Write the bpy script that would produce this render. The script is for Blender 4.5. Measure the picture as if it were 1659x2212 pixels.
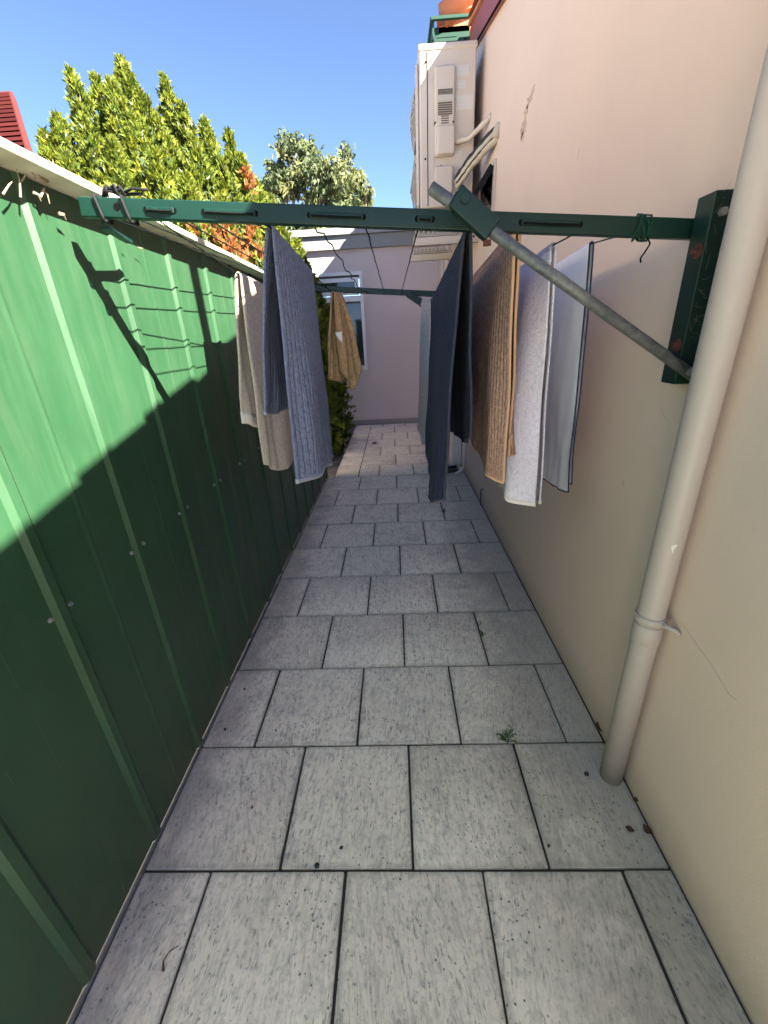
import bpy, bmesh, math, random
import numpy as np
from mathutils import Vector, Matrix

# ------------------------------------------------------------------ clear
for o in list(bpy.data.objects):
    bpy.data.objects.remove(o)
S = bpy.context.scene
COL = S.collection
random.seed(7)
RNG = np.random.default_rng(11)

# ------------------------------------------------------------------ camera
F, PITCH, ROLL, YAW, CAMH = 890.45, math.radians(23.02), math.radians(-3.027), math.radians(-2.409), 1.4154
IW, IH = 1659.0, 2212.0
_f = Vector((math.sin(YAW)*math.cos(PITCH), math.cos(YAW)*math.cos(PITCH), -math.sin(PITCH)))
_r0 = Vector((math.cos(YAW), -math.sin(YAW), 0)); _u0 = _r0.cross(_f)
_c, _s = math.cos(ROLL), math.sin(ROLL)
CR = _c*_r0 + _s*_u0; CU = -_s*_r0 + _c*_u0; CF = _f
cam_d = bpy.data.cameras.new('camera'); cam = bpy.data.objects.new('camera', cam_d); COL.objects.link(cam)
cam.matrix_world = Matrix(((CR.x, CU.x, -CF.x, 0), (CR.y, CU.y, -CF.y, 0), (CR.z, CU.z, -CF.z, CAMH), (0, 0, 0, 1)))
cam_d.sensor_fit = 'HORIZONTAL'; cam_d.sensor_width = 36; cam_d.lens = F/IW*36
cam_d.clip_start = 0.02; cam_d.clip_end = 2000
S.camera = cam
S.render.resolution_x = 768; S.render.resolution_y = 1024

def at(px, py, ax, val):
    """pixel -> the point where its ray meets the plane axis=val"""
    d = CR*((px-IW/2)/F) + CU*(-(py-IH/2)/F) + CF
    o = Vector((0, 0, CAMH))
    return o + d*((val-o[ax])/d[ax])
atX = lambda px, py, v: at(px, py, 0, v)
atY = lambda px, py, v: at(px, py, 1, v)
atZ = lambda px, py, v=0.0: at(px, py, 2, v)

# ------------------------------------------------------------------ sky, sun, exposure
TO_SUN = Vector((1.0, -0.64, 0.95)).normalized()
EL = math.asin(TO_SUN.z); AZ = math.atan2(TO_SUN.x, TO_SUN.y)
W = bpy.data.worlds.new('World'); S.world = W; W.use_nodes = True
nt = W.node_tree
bg = nt.nodes['Background']
sky = nt.nodes.new('ShaderNodeTexSky'); sky.sky_type = 'NISHITA'; sky.sun_disc = False
sky.sun_elevation = EL; sky.sun_rotation = AZ
sky.air_density = 0.4; sky.dust_density = 0.3; sky.ozone_density = 2.5
nt.links.new(sky.outputs[0], bg.inputs[0]); bg.inputs[1].default_value = 0.05
sd = bpy.data.lights.new('sun', 'SUN'); sun = bpy.data.objects.new('sun', sd); COL.objects.link(sun)
sd.energy = 5.0; sd.angle = math.radians(0.55); sd.color = (1.0, 0.93, 0.80)
sun.rotation_euler = (-TO_SUN).to_track_quat('-Z', 'Y').to_euler()
sun.location = (6, -4, 8)
S.view_settings.view_transform = 'Standard'; S.view_settings.look = 'None'
S.view_settings.exposure = 3.45; S.view_settings.gamma = 1.0
S.view_settings.use_curve_mapping = False
S.render.engine = 'CYCLES'
S.cycles.max_bounces = 10; S.cycles.diffuse_bounces = 6; S.cycles.transparent_max_bounces = 8

# ------------------------------------------------------------------ mesh helpers
class MB:
    def __init__(self): self.v = []; self.f = []
    def add(self, vs, fs):
        b = len(self.v); self.v += [tuple(p) for p in vs]; self.f += [tuple(i+b for i in q) for q in fs]
    def box(self, a, b):
        x0, y0, z0 = a; x1, y1, z1 = b
        vs = [(x0,y0,z0),(x1,y0,z0),(x1,y1,z0),(x0,y1,z0),(x0,y0,z1),(x1,y0,z1),(x1,y1,z1),(x0,y1,z1)]
        self.add(vs, [(0,3,2,1),(4,5,6,7),(0,1,5,4),(1,2,6,5),(2,3,7,6),(3,0,4,7)]); return self
    def bar(self, p, q, w, h, up=(0,0,1)):
        p = Vector(p); q = Vector(q); d = (q-p).normalized(); u = Vector(up)
        s = d.cross(u).normalized(); u = s.cross(d).normalized()
        vs = []
        for c in (p, q):
            for (i, j) in ((-1,-1),(1,-1),(1,1),(-1,1)): vs.append(c + s*(i*w/2) + u*(j*h/2))
        self.add(vs, [(0,1,2,3),(7,6,5,4),(0,4,5,1),(1,5,6,2),(2,6,7,3),(3,7,4,0)]); return self
    def tube(self, path, r, n=8, caps=True):
        path = [Vector(p) for p in path]; m = len(path)
        rs = r if isinstance(r, (list, tuple)) else [r]*m
        t0 = (path[1]-path[0]).normalized()
        ref = Vector((0,0,1)) if abs(t0.z) < .9 else Vector((1,0,0))
        s = t0.cross(ref).normalized(); vs = []
        for i in range(m):
            t = (path[min(i+1,m-1)]-path[max(i-1,0)]).normalized()
            s = (s - t*s.dot(t)).normalized(); u = t.cross(s)
            for k in range(n):
                a = 2*math.pi*k/n; vs.append(path[i] + (s*math.cos(a)+u*math.sin(a))*rs[i])
        fs = []
        for i in range(m-1):
            for k in range(n):
                a = i*n+k; b = i*n+(k+1) % n; fs.append((a, b, b+n, a+n))
        if caps: fs.append(tuple(range(n-1, -1, -1))); fs.append(tuple(range((m-1)*n, m*n)))
        self.add(vs, fs); return self
    def prism(self, prof, ax, a, b):
        """extrude a closed 2-D profile along axis ax from a to b (profile in the other two axes, in order)"""
        n = len(prof); vs = []
        for t in (a, b):
            for (p, q) in prof:
                vs.append((t, p, q) if ax == 0 else (p, t, q) if ax == 1 else (p, q, t))
        fs = [tuple(range(n-1, -1, -1)), tuple(range(n, 2*n))]
        for k in range(n): fs.append((k, (k+1) % n, n+(k+1) % n, n+k))
        self.add(vs, fs); return self
    def build(self, name, mat, parent=None, bev=0, smooth=False, seg=2):
        me = bpy.data.meshes.new(name); me.from_pydata(self.v, [], self.f)
        bm = bmesh.new(); bm.from_mesh(me); bmesh.ops.recalc_face_normals(bm, faces=bm.faces); bm.to_mesh(me); bm.free()
        me.materials.append(mat)
        o = bpy.data.objects.new(name, me); COL.objects.link(o)
        if parent: o.parent = parent
        if bev:
            m = o.modifiers.new('b', 'BEVEL'); m.width = bev; m.segments = seg; m.limit_method = 'ANGLE'
        if smooth or bev:
            me.polygons.foreach_set('use_smooth', [True]*len(me.polygons))
            if bev:
                m = o.modifiers.new('w', 'WEIGHTED_NORMAL'); m.keep_sharp = False
        return o
def B(a, b): return MB().box(a, b)
def tag(o, label=None, cat=None, group=None, kind=None):
    if label: o['label'] = label
    if cat: o['category'] = cat
    if group: o['group'] = group
    if kind: o['kind'] = kind
    return o
def thing(name, label, cat, group=None, loc=(0, 0, 0)):
    o = bpy.data.objects.new(name, None); COL.objects.link(o); o.empty_display_size = .1
    o.location = loc
    return tag(o, label, cat, group)
def keep(o, p):
    """parent without moving (things sit at the world origin unless moved)"""
    o.parent = p
    o.matrix_parent_inverse = Matrix.Identity(4) if p.parent else Matrix.Translation(-Vector(p.location))
    return o

# ------------------------------------------------------------------ materials
def mat(name, col, rough=.6, metal=0, spec=.5):
    m = bpy.data.materials.new(name); m.use_nodes = True
    b = m.node_tree.nodes['Principled BSDF']
    b.inputs['Base Color'].default_value = (*col, 1); b.inputs['Roughness'].default_value = rough
    b.inputs['Metallic'].default_value = metal; b.inputs['Specular IOR Level'].default_value = spec
    return m
class NT:
    def __init__(s, m): s.t = m.node_tree; s.b = s.t.nodes['Principled BSDF']
    def n(s, t, **k):
        x = s.t.nodes.new('ShaderNode'+t)
        for a, v in k.items(): setattr(x, a, v)
        return x
    def l(s, a, b): s.t.links.new(a, b)
    def coord(s, kind='Object', scale=(1, 1, 1), rot=(0, 0, 0)):
        if kind == 'World': g = s.n('NewGeometry'); out = g.outputs['Position']
        else: g = s.n('TexCoord'); out = g.outputs[kind]
        mp = s.n('Mapping'); mp.inputs['Scale'].default_value = scale; mp.inputs['Rotation'].default_value = rot
        s.l(out, mp.inputs[0]); return mp.outputs[0]
    def noise(s, vec, scale, det=4, rough=.55, dist=0):
        x = s.n('TexNoise'); x.inputs['Scale'].default_value = scale; x.inputs['Detail'].default_value = det
        x.inputs['Roughness'].default_value = rough; x.inputs['Distortion'].default_value = dist
        s.l(vec, x.inputs['Vector']); return x.outputs['Fac']
    def ramp(s, fac, stops, interp='LINEAR'):
        r = s.n('ValToRGB'); e = r.color_ramp.elements; r.color_ramp.interpolation = interp
        while len(e) < len(stops): e.new(.5)
        for k, (p, c) in enumerate(stops):
            e[k].position = p; e[k].color = (*c, 1) if isinstance(c, (tuple, list)) else (c, c, c, 1)
        s.l(fac, r.inputs[0]); return r.outputs[0]
    def mix(s, fac, a, b, mode='MIX'):
        x = s.n('MixRGB', blend_type=mode)
        for i, v in ((0, fac), (1, a), (2, b)):
            if hasattr(v, 'is_linked') or hasattr(v, 'links'): s.l(v, x.inputs[i])
            elif i == 0: x.inputs[0].default_value = v
            else: x.inputs[i].default_value = (*v, 1)
        return x.outputs[0]
    def math(s, op, a, b=0.0):
        x = s.n('Math', operation=op)
        for i, v in ((0, a), (1, b)):
            if hasattr(v, 'links'): s.l(v, x.inputs[i])
            else: x.inputs[i].default_value = v
        return x.outputs[0]
    def color(s, c): s.l(c, s.b.inputs['Base Color'])
    def bump(s, h, strength=.3, dist=.002, prev=None):
        x = s.n('Bump'); x.inputs['Strength'].default_value = strength; x.inputs['Distance'].default_value = dist
        s.l(h, x.inputs['Height'])
        if prev is not None: s.l(prev, x.inputs['Normal'])
        s.l(x.outputs[0], s.b.inputs['Normal']); return x.outputs[0]

def m_plaster(name, base, dark, bumpscale=260, streak=True):
    m = mat(name, base, .85, 0, .3); t = NT(m)
    w = t.coord('World')
    n1 = t.noise(w, 1.6, 5, .6); c = t.mix(t.ramp(n1, [(.35, 0), (.75, 1)]), base, dark)
    ws = t.coord('World', (7, 7, .7)); n2 = t.noise(ws, 1.5, 4)
    c = t.mix(t.ramp(n2, [(.55, 0), (.85, .12)]), c, tuple(x*.8 for x in base))
    # small scuffs
    n3 = t.noise(t.coord('World', (1, 14, 5)), 2.2, 3, .5)
    c = t.mix(t.ramp(n3, [(.76, 0), (.80, .35)]), c, tuple(x*.55 for x in base))
    # splash-back grime just above the ground
    g = t.n('NewGeometry'); sx = t.n('SeparateXYZ'); t.l(g.outputs['Position'], sx.inputs[0])
    zz = t.math('ADD', sx.outputs[2], t.math('MULTIPLY', n1, .16))
    c = t.mix(t.ramp(zz, [(.06, .55), (.24, 0)]), c, tuple(x*.5 for x in base))
    t.color(c)
    f = t.noise(w, bumpscale, 3, .6); f2 = t.noise(w, bumpscale*.22, 3, .5)
    t.bump(t.mix(.4, f, f2), .35, .0022)
    return m
M = {}
M['wall'] = m_plaster('wall_paint', (.66, .53, .445), (.61, .495, .42))
M['farwall'] = m_plaster('far_wall_paint', (.56, .485, .475), (.50, .44, .435))
M['plinth'] = m_plaster('plinth_paint', (.33, .30, .29), (.26, .24, .235))

def m_paver(name, lo, hi):
    m = mat(name, hi, .8, 0, .35); t = NT(m)
    oi = t.n('ObjectInfo'); g = t.n('NewGeometry')
    off = t.n('VectorMath', operation='MULTIPLY_ADD')
    cmb = t.n('CombineXYZ')
    for i in range(3): t.l(oi.outputs['Random'], cmb.inputs[i])
    off.inputs[1].default_value = (37, 53, 11); t.l(cmb.outputs[0], off.inputs[0]); t.l(g.outputs['Position'], off.inputs[2])
    # streak direction turns a little from paver to paver
    rot = t.n('VectorRotate', rotation_type='Z_AXIS'); t.l(off.outputs[0], rot.inputs['Vector'])
    t.l(t.math('MULTIPLY', t.math('SUBTRACT', oi.outputs['Random'], .5), .5), rot.inputs['Angle'])
    mp = t.n('Mapping'); mp.inputs['Scale'].default_value = (1, .17, 1); t.l(rot.outputs[0], mp.inputs[0])
    st = t.noise(mp.outputs[0], 95, 6, .72, .9)
    mp2 = t.n('Mapping'); mp2.inputs['Scale'].default_value = (1, .35, 1); t.l(rot.outputs[0], mp2.inputs[0])
    pit = t.noise(mp2.outputs[0], 130, 4, .62, .3)
    cloud = t.noise(g.outputs['Position'], 3.2, 5, .65)
    cl2 = t.noise(off.outputs[0], 9, 4, .6)
    base = t.mix(t.ramp(cl2, [(.3, 0), (.7, 1)]), lo, hi)
    cloud2 = t.noise(off.outputs[0], 14, 5, .7, .4)
    amt = t.ramp(t.mix(.5, cloud, cloud2), [(.38, .30), (.60, 1.0)])
    s1 = t.ramp(st, [(.47, 0), (.57, .38), (.68, .8)])
    c = t.mix(t.math('MULTIPLY', s1, amt), base, (.27, .25, .225))
    c = t.mix(t.math('MULTIPLY', t.ramp(pit, [(.565, 0), (.66, .85)]), amt), c, (.15, .135, .12))
    gran = t.noise(off.outputs[0], 48, 5, .7, .2)
    c = t.mix(t.ramp(gran, [(.5, 0), (.72, .45)]), c, (.33, .30, .265))
    # scattered black lichen dots
    vo = t.n('TexVoronoi', feature='F1'); vo.inputs['Scale'].default_value = 58; t.l(off.outputs[0], vo.inputs['Vector'])
    dots = t.ramp(vo.outputs['Distance'], [(.13, 1), (.2, 0)])
    dm = t.ramp(t.noise(g.outputs['Position'], 5.5, 3, .5), [(.45, 0), (.6, .9)])
    c = t.mix(t.math('MULTIPLY', dots, dm), c, (.06, .06, .06))
    # grime that gathers on the side by the house wall
    sx = t.n('SeparateXYZ'); t.l(g.outputs['Position'], sx.inputs[0])
    gx = t.math('ADD', sx.outputs[0], t.math('MULTIPLY', t.noise(g.outputs['Position'], 4.5, 6, .7), .9))
    c = t.mix(t.ramp(gx, [(.68, 0), (1.0, .6)]), c, (.27, .25, .225))
    gx2 = t.math('SUBTRACT', t.math('MULTIPLY', t.noise(g.outputs['Position'], 5.5, 6, .7), .5), sx.outputs[0])
    c = t.mix(t.ramp(gx2, [(.86, 0), (1.05, .5)]), c, (.2, .185, .165))
    ge = t.n('TexCoord'); sg = t.n('SeparateXYZ'); t.l(ge.outputs['Generated'], sg.inputs[0])
    ex = t.math('MINIMUM', sg.outputs[0], t.math('SUBTRACT', 1.0, sg.outputs[0])); ey = t.math('MINIMUM', sg.outputs[1], t.math('SUBTRACT', 1.0, sg.outputs[1]))
    ed = t.math('ADD', t.math('MINIMUM', ex, ey), t.math('MULTIPLY', t.math('SUBTRACT', t.noise(off.outputs[0], 26, 5, .7), .5), .16))
    c = t.mix(t.ramp(ed, [(.0, .45), (.045, 0)]), c, (.30, .275, .24))
    pt = t.noise(off.outputs[0], 6.5, 6, .72, .6)
    c = t.mix(t.ramp(pt, [(.52, 0), (.72, .36)]), c, (.30, .28, .255))
    bright = t.math('ADD', .91, t.math('MULTIPLY', oi.outputs['Random'], .12))
    c = t.mix(1.0, c, t.ramp(bright, [(0, 0), (1, 1)]), 'MULTIPLY')
    t.color(c)
    h = t.math('ADD', t.math('MULTIPLY', st, -.8), t.math('MULTIPLY', pit, -.5))
    t.bump(h, .5, .003)
    return m
M['paver'] = m_paver('travertine_paver', (.89, .785, .655), (.94, .845, .72))
M['grout'] = mat('grout', (.05, .045, .04), .95)
M['brownpaver'] = m_paver('brown_paver', (.30, .25, .21), (.38, .32, .27))

m = mat('soil', (.10, .085, .06), .95); t = NT(m)
n = t.noise(t.coord('World'), 3, 6); t.color(t.ramp(n, [(.3, (.06, .05, .035)), (.5, (.13, .11, .07)), (.7, (.08, .10, .04))])); M['soil'] = m

def m_fence():
    m = mat('green_steel', (.035, .155, .06), .38, 0, .5); t = NT(m)
    w = t.coord('World'); n1 = t.noise(w, 2.5, 5, .6)
    c = t.mix(t.ramp(n1, [(.35, 0), (.7, 1)]), (.013, .046, .0195), (.0175, .058, .0255))
    sc = t.noise(t.coord('World', (1, 55, 3.2)), 2.0, 4, .6)
    c = t.mix(t.ramp(sc, [(.69, 0), (.75, .2)]), c, (.09, .17, .10))
    du = t.noise(t.coord('World', (1, 20, 2)), 1.3, 5, .7)
    c = t.mix(t.ramp(du, [(.45, 0), (.8, .10)]), c, (.10, .125, .075))
    gq = t.n('NewGeometry'); sx = t.n('SeparateXYZ'); t.l(gq.outputs['Position'], sx.inputs[0])
    zz = t.math('ADD', sx.outputs[2], t.math('MULTIPLY', n1, .2))
    c = t.mix(t.ramp(zz, [(.08, .45), (.28, 0)]), c, (.10, .085, .05))
    t.color(c); t.l(t.ramp(du, [(.3, .36), (.8, .55)]), t.b.inputs['Roughness'])
    t.bump(t.noise(t.coord('World', (1, 6, 1)), 3, 3), .12, .01)
    return m
M['fence'] = m_fence()
M['fenceshade'] = mat('green_trim', (.016, .065, .03), .45)
M['cap'] = mat('cream_steel', (.62, .58, .47), .45); t = NT(M['cap'])
t.color(t.ramp(t.noise(t.coord('World', (1, 6, 6)), 3, 5), [(.35, (.66, .62, .5)), (.75, (.45, .4, .3))]))
M['zinc'] = mat('zinc', (.42, .44, .45), .4, .85)
M['galv'] = mat('galvanised', (.17, .185, .19), .55, .4); t = NT(M['galv'])
t.color(t.ramp(t.noise(t.coord('World'), 60, 5, .7), [(.35, (.075, .085, .09)), (.7, (.18, .19, .19))]))
M['linegreen'] = mat('green_enamel', (.012, .085, .055), .42, 0, .3); t = NT(M['linegreen'])
c = t.mix(t.ramp(t.noise(t.coord('World'), 14, 6, .7), [(.5, 0), (.8, .35)]), (.0025, .02, .0145), (.011, .03, .024))
c = t.mix(t.ramp(t.noise(t.coord('World'), 45, 4, .7), [(.70, 0), (.76, .6)]), c, (.07, .08, .065)); t.color(c)
M['rust'] = mat('rust', (.1, .03, .02), .85); t = NT(M['rust'])
t.color(t.ramp(t.noise(t.coord('World'), 40, 5, .7), [(.3, (.05, .015, .012)), (.7, (.15, .05, .03))]))
M['cord'] = mat('dark_cord', (.004, .005, .005), .9, 0, .1)
M['greencord'] = mat('green_cord', (.006, .04, .026), .8, 0, .2)
M['greycord'] = mat('grey_rubber', (.010, .011, .013), .8, 0, .15)
M['dark'] = mat('dark_gap', (.003, .003, .003), .9, 0, .05)
M['pvc'] = mat('painted_pvc', (.5, .44, .37), .5); t = NT(M['pvc'])
c = t.mix(t.ramp(t.noise(t.coord('World', (3, 3, .6)), 3, 5), [(.4, 0), (.75, .5)]), (.40, .355, .32), (.36, .32, .29))
gq = t.n('NewGeometry'); sx = t.n('SeparateXYZ'); t.l(gq.outputs['Position'], sx.inputs[0])
zz = t.math('ADD', sx.outputs[2], t.math('MULTIPLY', t.noise(t.coord('World'), 25, 4), .12))
c = t.mix(t.ramp(zz, [(.07, .6), (.17, 0)]), c, (.2, .17, .14))
c = t.mix(t.ramp(t.noise(t.coord('World', (1, 1, .4)), 60, 3), [(.72, 0), (.76, .5)]), c, (.7, .68, .62)); t.color(c)
M['whitepipe'] = mat('white_pipe', (.6, .56, .52), .45)
M['pinkpipe'] = mat('pink_downpipe', (.42, .33, .3), .5)
M['acwhite'] = mat('ac_shell', (.5, .45, .39), .45); t = NT(M['acwhite'])
t.color(t.ramp(t.noise(t.coord('World'), 2.5, 5), [(.35, (.52, .465, .40)), (.75, (.45, .40, .345))]))
M['acgrill'] = mat('ac_grille', (.42, .4, .37), .5)
M['slotdark'] = mat('slot_shadow', (.10, .085, .075), .8)
M['sticker'] = mat('sticker', (.72, .71, .68), .4); t = NT(M['sticker'])
lines = t.n('TexWave', wave_type='BANDS', bands_direction='Z'); lines.inputs['Scale'].default_value = 16
lines.inputs['Distortion'].default_value = 6; lines.inputs['Detail Scale'].default_value = 9; t.l(t.coord('World', (1, 1, 1)), lines.inputs[0])
t.color(t.mix(t.ramp(lines.outputs['Fac'], [(.75, 0), (.95, .35)]), (.54, .53, .5), (.36, .36, .36)))
M['foam'] = mat('insulation_foam', (.44, .4, .33), .9)
M['blackfoam'] = mat('black_foam', (.025, .025, .025), .9)
M['rustcream'] = mat('rust_stained_steel', (.5, .4, .27), .6); t = NT(M['rustcream'])
t.color(t.ramp(t.noise(t.coord('World', (8, 2, 8)), 2.2, 5, .7), [(.38, (.58, .5, .38)), (.52, (.5, .3, .1)), (.7, (.3, .15, .05))]))
M['rubber'] = mat('grey_rubber_pad', (.3, .28, .25), .8)
M['redboard'] = mat('red_barge', (.24, .055, .045), .5)
M['gutter'] = mat('green_gutter', (.008, .04, .025), .5, 0, .3)
M['tile'] = mat('terracotta', (.48, .14, .06), .75); t = NT(M['tile'])
oi = t.n('ObjectInfo'); c = t.mix(oi.outputs['Random'], (.32, .085, .035), (.43, .15, .065))
c = t.mix(t.ramp(t.noise(t.coord('World'), 11, 5, .7), [(.5, 0), (.75, .5)]), c, (.2, .10, .07)); t.color(c)
M['redtile'] = mat('red_tile', (.1, .02, .02), .9, 0, .15); t = NT(M['redtile'])
oi = t.n('ObjectInfo'); t.color(t.mix(oi.outputs['Random'], (.05, .008, .009), (.085, .016, .014)))
M['fascia'] = mat('grey_fascia', (.19, .19, .19), .5)
M['fasciacap'] = mat('grey_capping', (.23, .23, .225), .45)
M['alu'] = mat('white_aluminium', (.66, .66, .67), .4)
M['seal'] = mat('window_seal', (.03, .03, .03), .5)
M['glass'] = mat('window_glass', (.02, .025, .03), .06, 0, .6)
M['bolt'] = mat('bolt', (.32, .33, .32), .45, .7)
M['trunk'] = mat('bark', (.12, .085, .06), .9)
M['gumtrunk'] = mat('gum_bark', (.36, .31, .26), .8)
M['brick'] = mat('pale_render', (.5, .44, .37), .85)
M['leafdry'] = mat('dry_leaf', (.075, .036, .02), .8)
M['leafpale'] = mat('pale_dry_leaf', (.26, .2, .13), .8)
M['nut'] = mat('black_nut', (.012, .012, .012), .5)
M['weed'] = mat('weed_leaf', (.07, .13, .04), .6)
M['web'] = mat('cobweb', (.16, .17, .15), .9)
M['blackplastic'] = mat('black_plastic', (.02, .02, .022), .4)

def foliage(name, stops, trans=.35):
    m = mat(name, stops[0][1], .6, 0, .25); t = NT(m)
    a = t.n('Attribute', attribute_name='tint'); c = t.ramp(a.outputs['Fac'], stops); t.color(c)
    tr = t.n('BsdfTranslucent'); t.l(c, tr.inputs[0])
    mx = t.n('MixShader'); mx.inputs[0].default_value = trans
    out = [x for x in t.t.nodes if x.type == 'OUTPUT_MATERIAL'][0]
    t.l(t.b.outputs[0], mx.inputs[1]); t.l(tr.outputs[0], mx.inputs[2]); t.l(mx.outputs[0], out.inputs[0])
    return m
M['conifer'] = foliage('conifer_foliage', [(0, (.025, .045, .009)), (.3, (.07, .105, .012)), (.68, (.15, .175, .016)), (.80, (.19, .20, .02)), (.82, (.26, .09, .03)), (.93, (.30, .12, .04)), (.95, (.4, .37, .3)), (1, (.42, .4, .32))])
M['gum'] = foliage('gum_leaves', [(0, (.04, .06, .03)), (.5, (.09, .115, .05)), (1, (.18, .185, .075))])
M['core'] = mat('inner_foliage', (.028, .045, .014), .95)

def m_towel(name, col, col2=None, rib=0, nap=190, amp=1.0, sub=.25, ribamt=.6):
    m = mat(name, col, .95, 0, .1); t = NT(m)
    t.b.inputs['Sheen Weight'].default_value = .06; t.b.inputs['Sheen Roughness'].default_value = .6
    uv = t.coord('UV')
    n1 = t.noise(uv, nap, 2, .6); n2 = t.noise(uv, nap*.33, 3, .6, .6); n3 = t.noise(uv, 6, 4)
    col2 = col2 or tuple(x*.62 for x in col)
    f = t.mix(.5, n1, n2)
    c = t.mix(t.ramp(f, [(.38, 1.0), (.54, 0)]), col, col2)
    c = t.mix(t.ramp(n3, [(.4, 0), (.8, sub)]), c, tuple(x*.8 for x in col))
    h = f
    if rib:
        wv = t.n('TexWave', wave_type='BANDS', bands_direction='X'); wv.inputs['Scale'].default_value = rib
        wv.inputs['Distortion'].default_value = 1.6; wv.inputs['Detail'].default_value = 1; wv.inputs['Detail Scale'].default_value = 6
        t.l(uv, wv.inputs[0])
        r = t.ramp(wv.outputs['Fac'], [(.0, 0), (.35, 1)])
        c = t.mix(t.math('MULTIPLY', t.math('SUBTRACT', 1.0, r), ribamt), c, tuple(x*.8 for x in col2))
        h = t.math('ADD', f, t.math('MULTIPLY', r, ribamt))
    t.color(c); t.bump(h, 1.0*amp, .007)
    return m
M['t_white'] = m_towel('white_cotton', (.74, .75, .80), (.68, .69, .74), 0, 700, .35, .1)
M['t_terry'] = m_towel('white_terry', (.72, .70, .77), (.56, .54, .61))
M['t_brown'] = m_towel('brown_terry', (.46, .29, .205), (.17, .10, .075), 15, ribamt=.4)
M['t_navy'] = m_towel('navy_terry', (.02, .027, .066), (.004, .005, .012), 14, ribamt=.5)
M['t_grey'] = m_towel('grey_terry', (.58, .555, .54), (.24, .23, .23))
M['t_blue'] = m_towel('blue_grey_terry', (.21, .25, .375), (.10, .12, .20), 13, ribamt=.4)
M['t_beige'] = m_towel('beige_terry', (.54, .48, .395), (.34, .295, .24))
M['t_tan'] = m_towel('tan_terry', (.55, .37, .18), (.25, .155, .065), 7, ribamt=.7)
M['navytrim'] = mat('navy_binding', (.012, .016, .05), .8)
M['hemwhite'] = mat('white_hem', (.66, .63, .6), .9)
M['hembeige'] = mat('beige_hem', (.6, .55, .48), .9)
M['hemblue'] = mat('blue_hem', (.25, .28, .35), .9)
M['hemnavy'] = mat('navy_hem', (.022, .026, .045), .9)
M['hembrown'] = mat('brown_hem', (.5, .31, .19), .9)
M['hemtan'] = mat('dark_tan_hem', (.3, .2, .1), .9)

# ================================================================== GROUND AND PAVING
GZ = -.2
g = MB(); N = 1
g.add([(-400, -400, GZ-.06), (400, -400, GZ-.06), (400, 400, GZ-.06), (-400, 400, GZ-.06)], [(0, 1, 2, 3)])
tag(g.build('ground', M['soil']), 'bare brown garden soil beyond the paving', 'ground', kind='structure')

WX = .73          # face of the house wall
FX = -.80         # face of the fence sheets
rows = [-2.1, -1.7, -1.3, -.9, -.5, -.105, .293, .69, 1.087, 1.485, 1.885, 2.285, 2.695, 3.108, 3.52, 3.935, 4.355, 4.775, 5.215, 5.655, 6.11, 6.575, 7.05, 7.27]
pav = thing('paving', 'pale weathered square pavers in running bond along the passage', 'paving'); pav['kind'] = 'structure'
base = B((-.86, -2.2, -.199), (WX+.01, 4.36, -.010)); base.box((-.725, 4.36, -.199), (WX+.01, 7.29, -.010))
base.build('paving_bed', M['grout'], pav)
cache = {}
def paver(x0, x1, y0, y1, parent, mt, z=0, th=.045, gap=.0035):
    cx, cy = (x0+x1)/2, (y0+y1)/2; w, d = round(x1-x0, 3), round(y1-y0, 3)
    key = (w, d, mt.name)
    if key not in cache:
        b = B((-w/2+gap, -d/2+gap, -th), (w/2-gap, d/2-gap, 0))
        o = b.build('paver', mt, None, bev=.004); cache[key] = o.data; first = o
    else:
        first = bpy.data.objects.new('paver', cache[key]); COL.objects.link(first)
        mm = first.modifiers.new('b', 'BEVEL'); mm.width = .004; mm.segments = 2; mm.limit_method = 'ANGLE'
    first.parent = parent
    first.location = (cx+random.uniform(-.001, .001), cy+random.uniform(-.001, .001), z+random.uniform(-.0025, .001))
    first.rotation_euler = (random.uniform(-.003, .003), random.uniform(-.003, .003), random.uniform(-.004, .004))
    return first
for k in range(len(rows)-1):
    y0, y1 = rows[k], rows[k+1]
    far = y0 > 4.3
    ph = k % 2        # row .693.. (k=7) has joints at 0, +-.39
    js = [-.39, .0, .39] if ph == 1 else [-.59, -.195, .198, .59]
    js = [j - .004*max(0, (y0-1))*2 for j in js]
    L = FX+.005 if not far else -.72
    if far:
        js = [j for j in js if j > -.42]; js = [-.45]+js
    xs = [L]+js+[WX-.004]
    for a, b in zip(xs[:-1], xs[1:]):
        if b-a > .03: paver(a, b, y0, y1, pav, M['paver'])
# lower paving beyond the end of the fence
low = thing('lower_paving', 'lower brown pavers beside the conifer beyond the fence end', 'paving'); low['kind'] = 'structure'
B((-2.6, 4.45, -.255), (-.73, 7.28, -.212)).build('paving_bed', M['grout'], low)
for i in range(7):
    for j in range(8):
        x1 = -.735-.23*j + (0 if i % 2 else .0); y0 = 4.46+.4*i
        paver(x1-.23, x1, y0, y0+.4, low, M['brownpaver'], z=GZ, th=.01)

# open sunlit yard behind the camera
M['concrete'] = mat('pale_concrete', (.6, .55, .47), .85); t = NT(M['concrete'])
t.color(t.ramp(t.noise(t.coord('World'), 2, 6), [(.35, (.62, .57, .49)), (.7, (.52, .47, .4))]))
tag(B((-7, -9, -.2), (9, -2.22, -.006)).build('yard_paving', M['concrete']), 'pale concrete yard behind the passage', 'yard', kind='structure')

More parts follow.
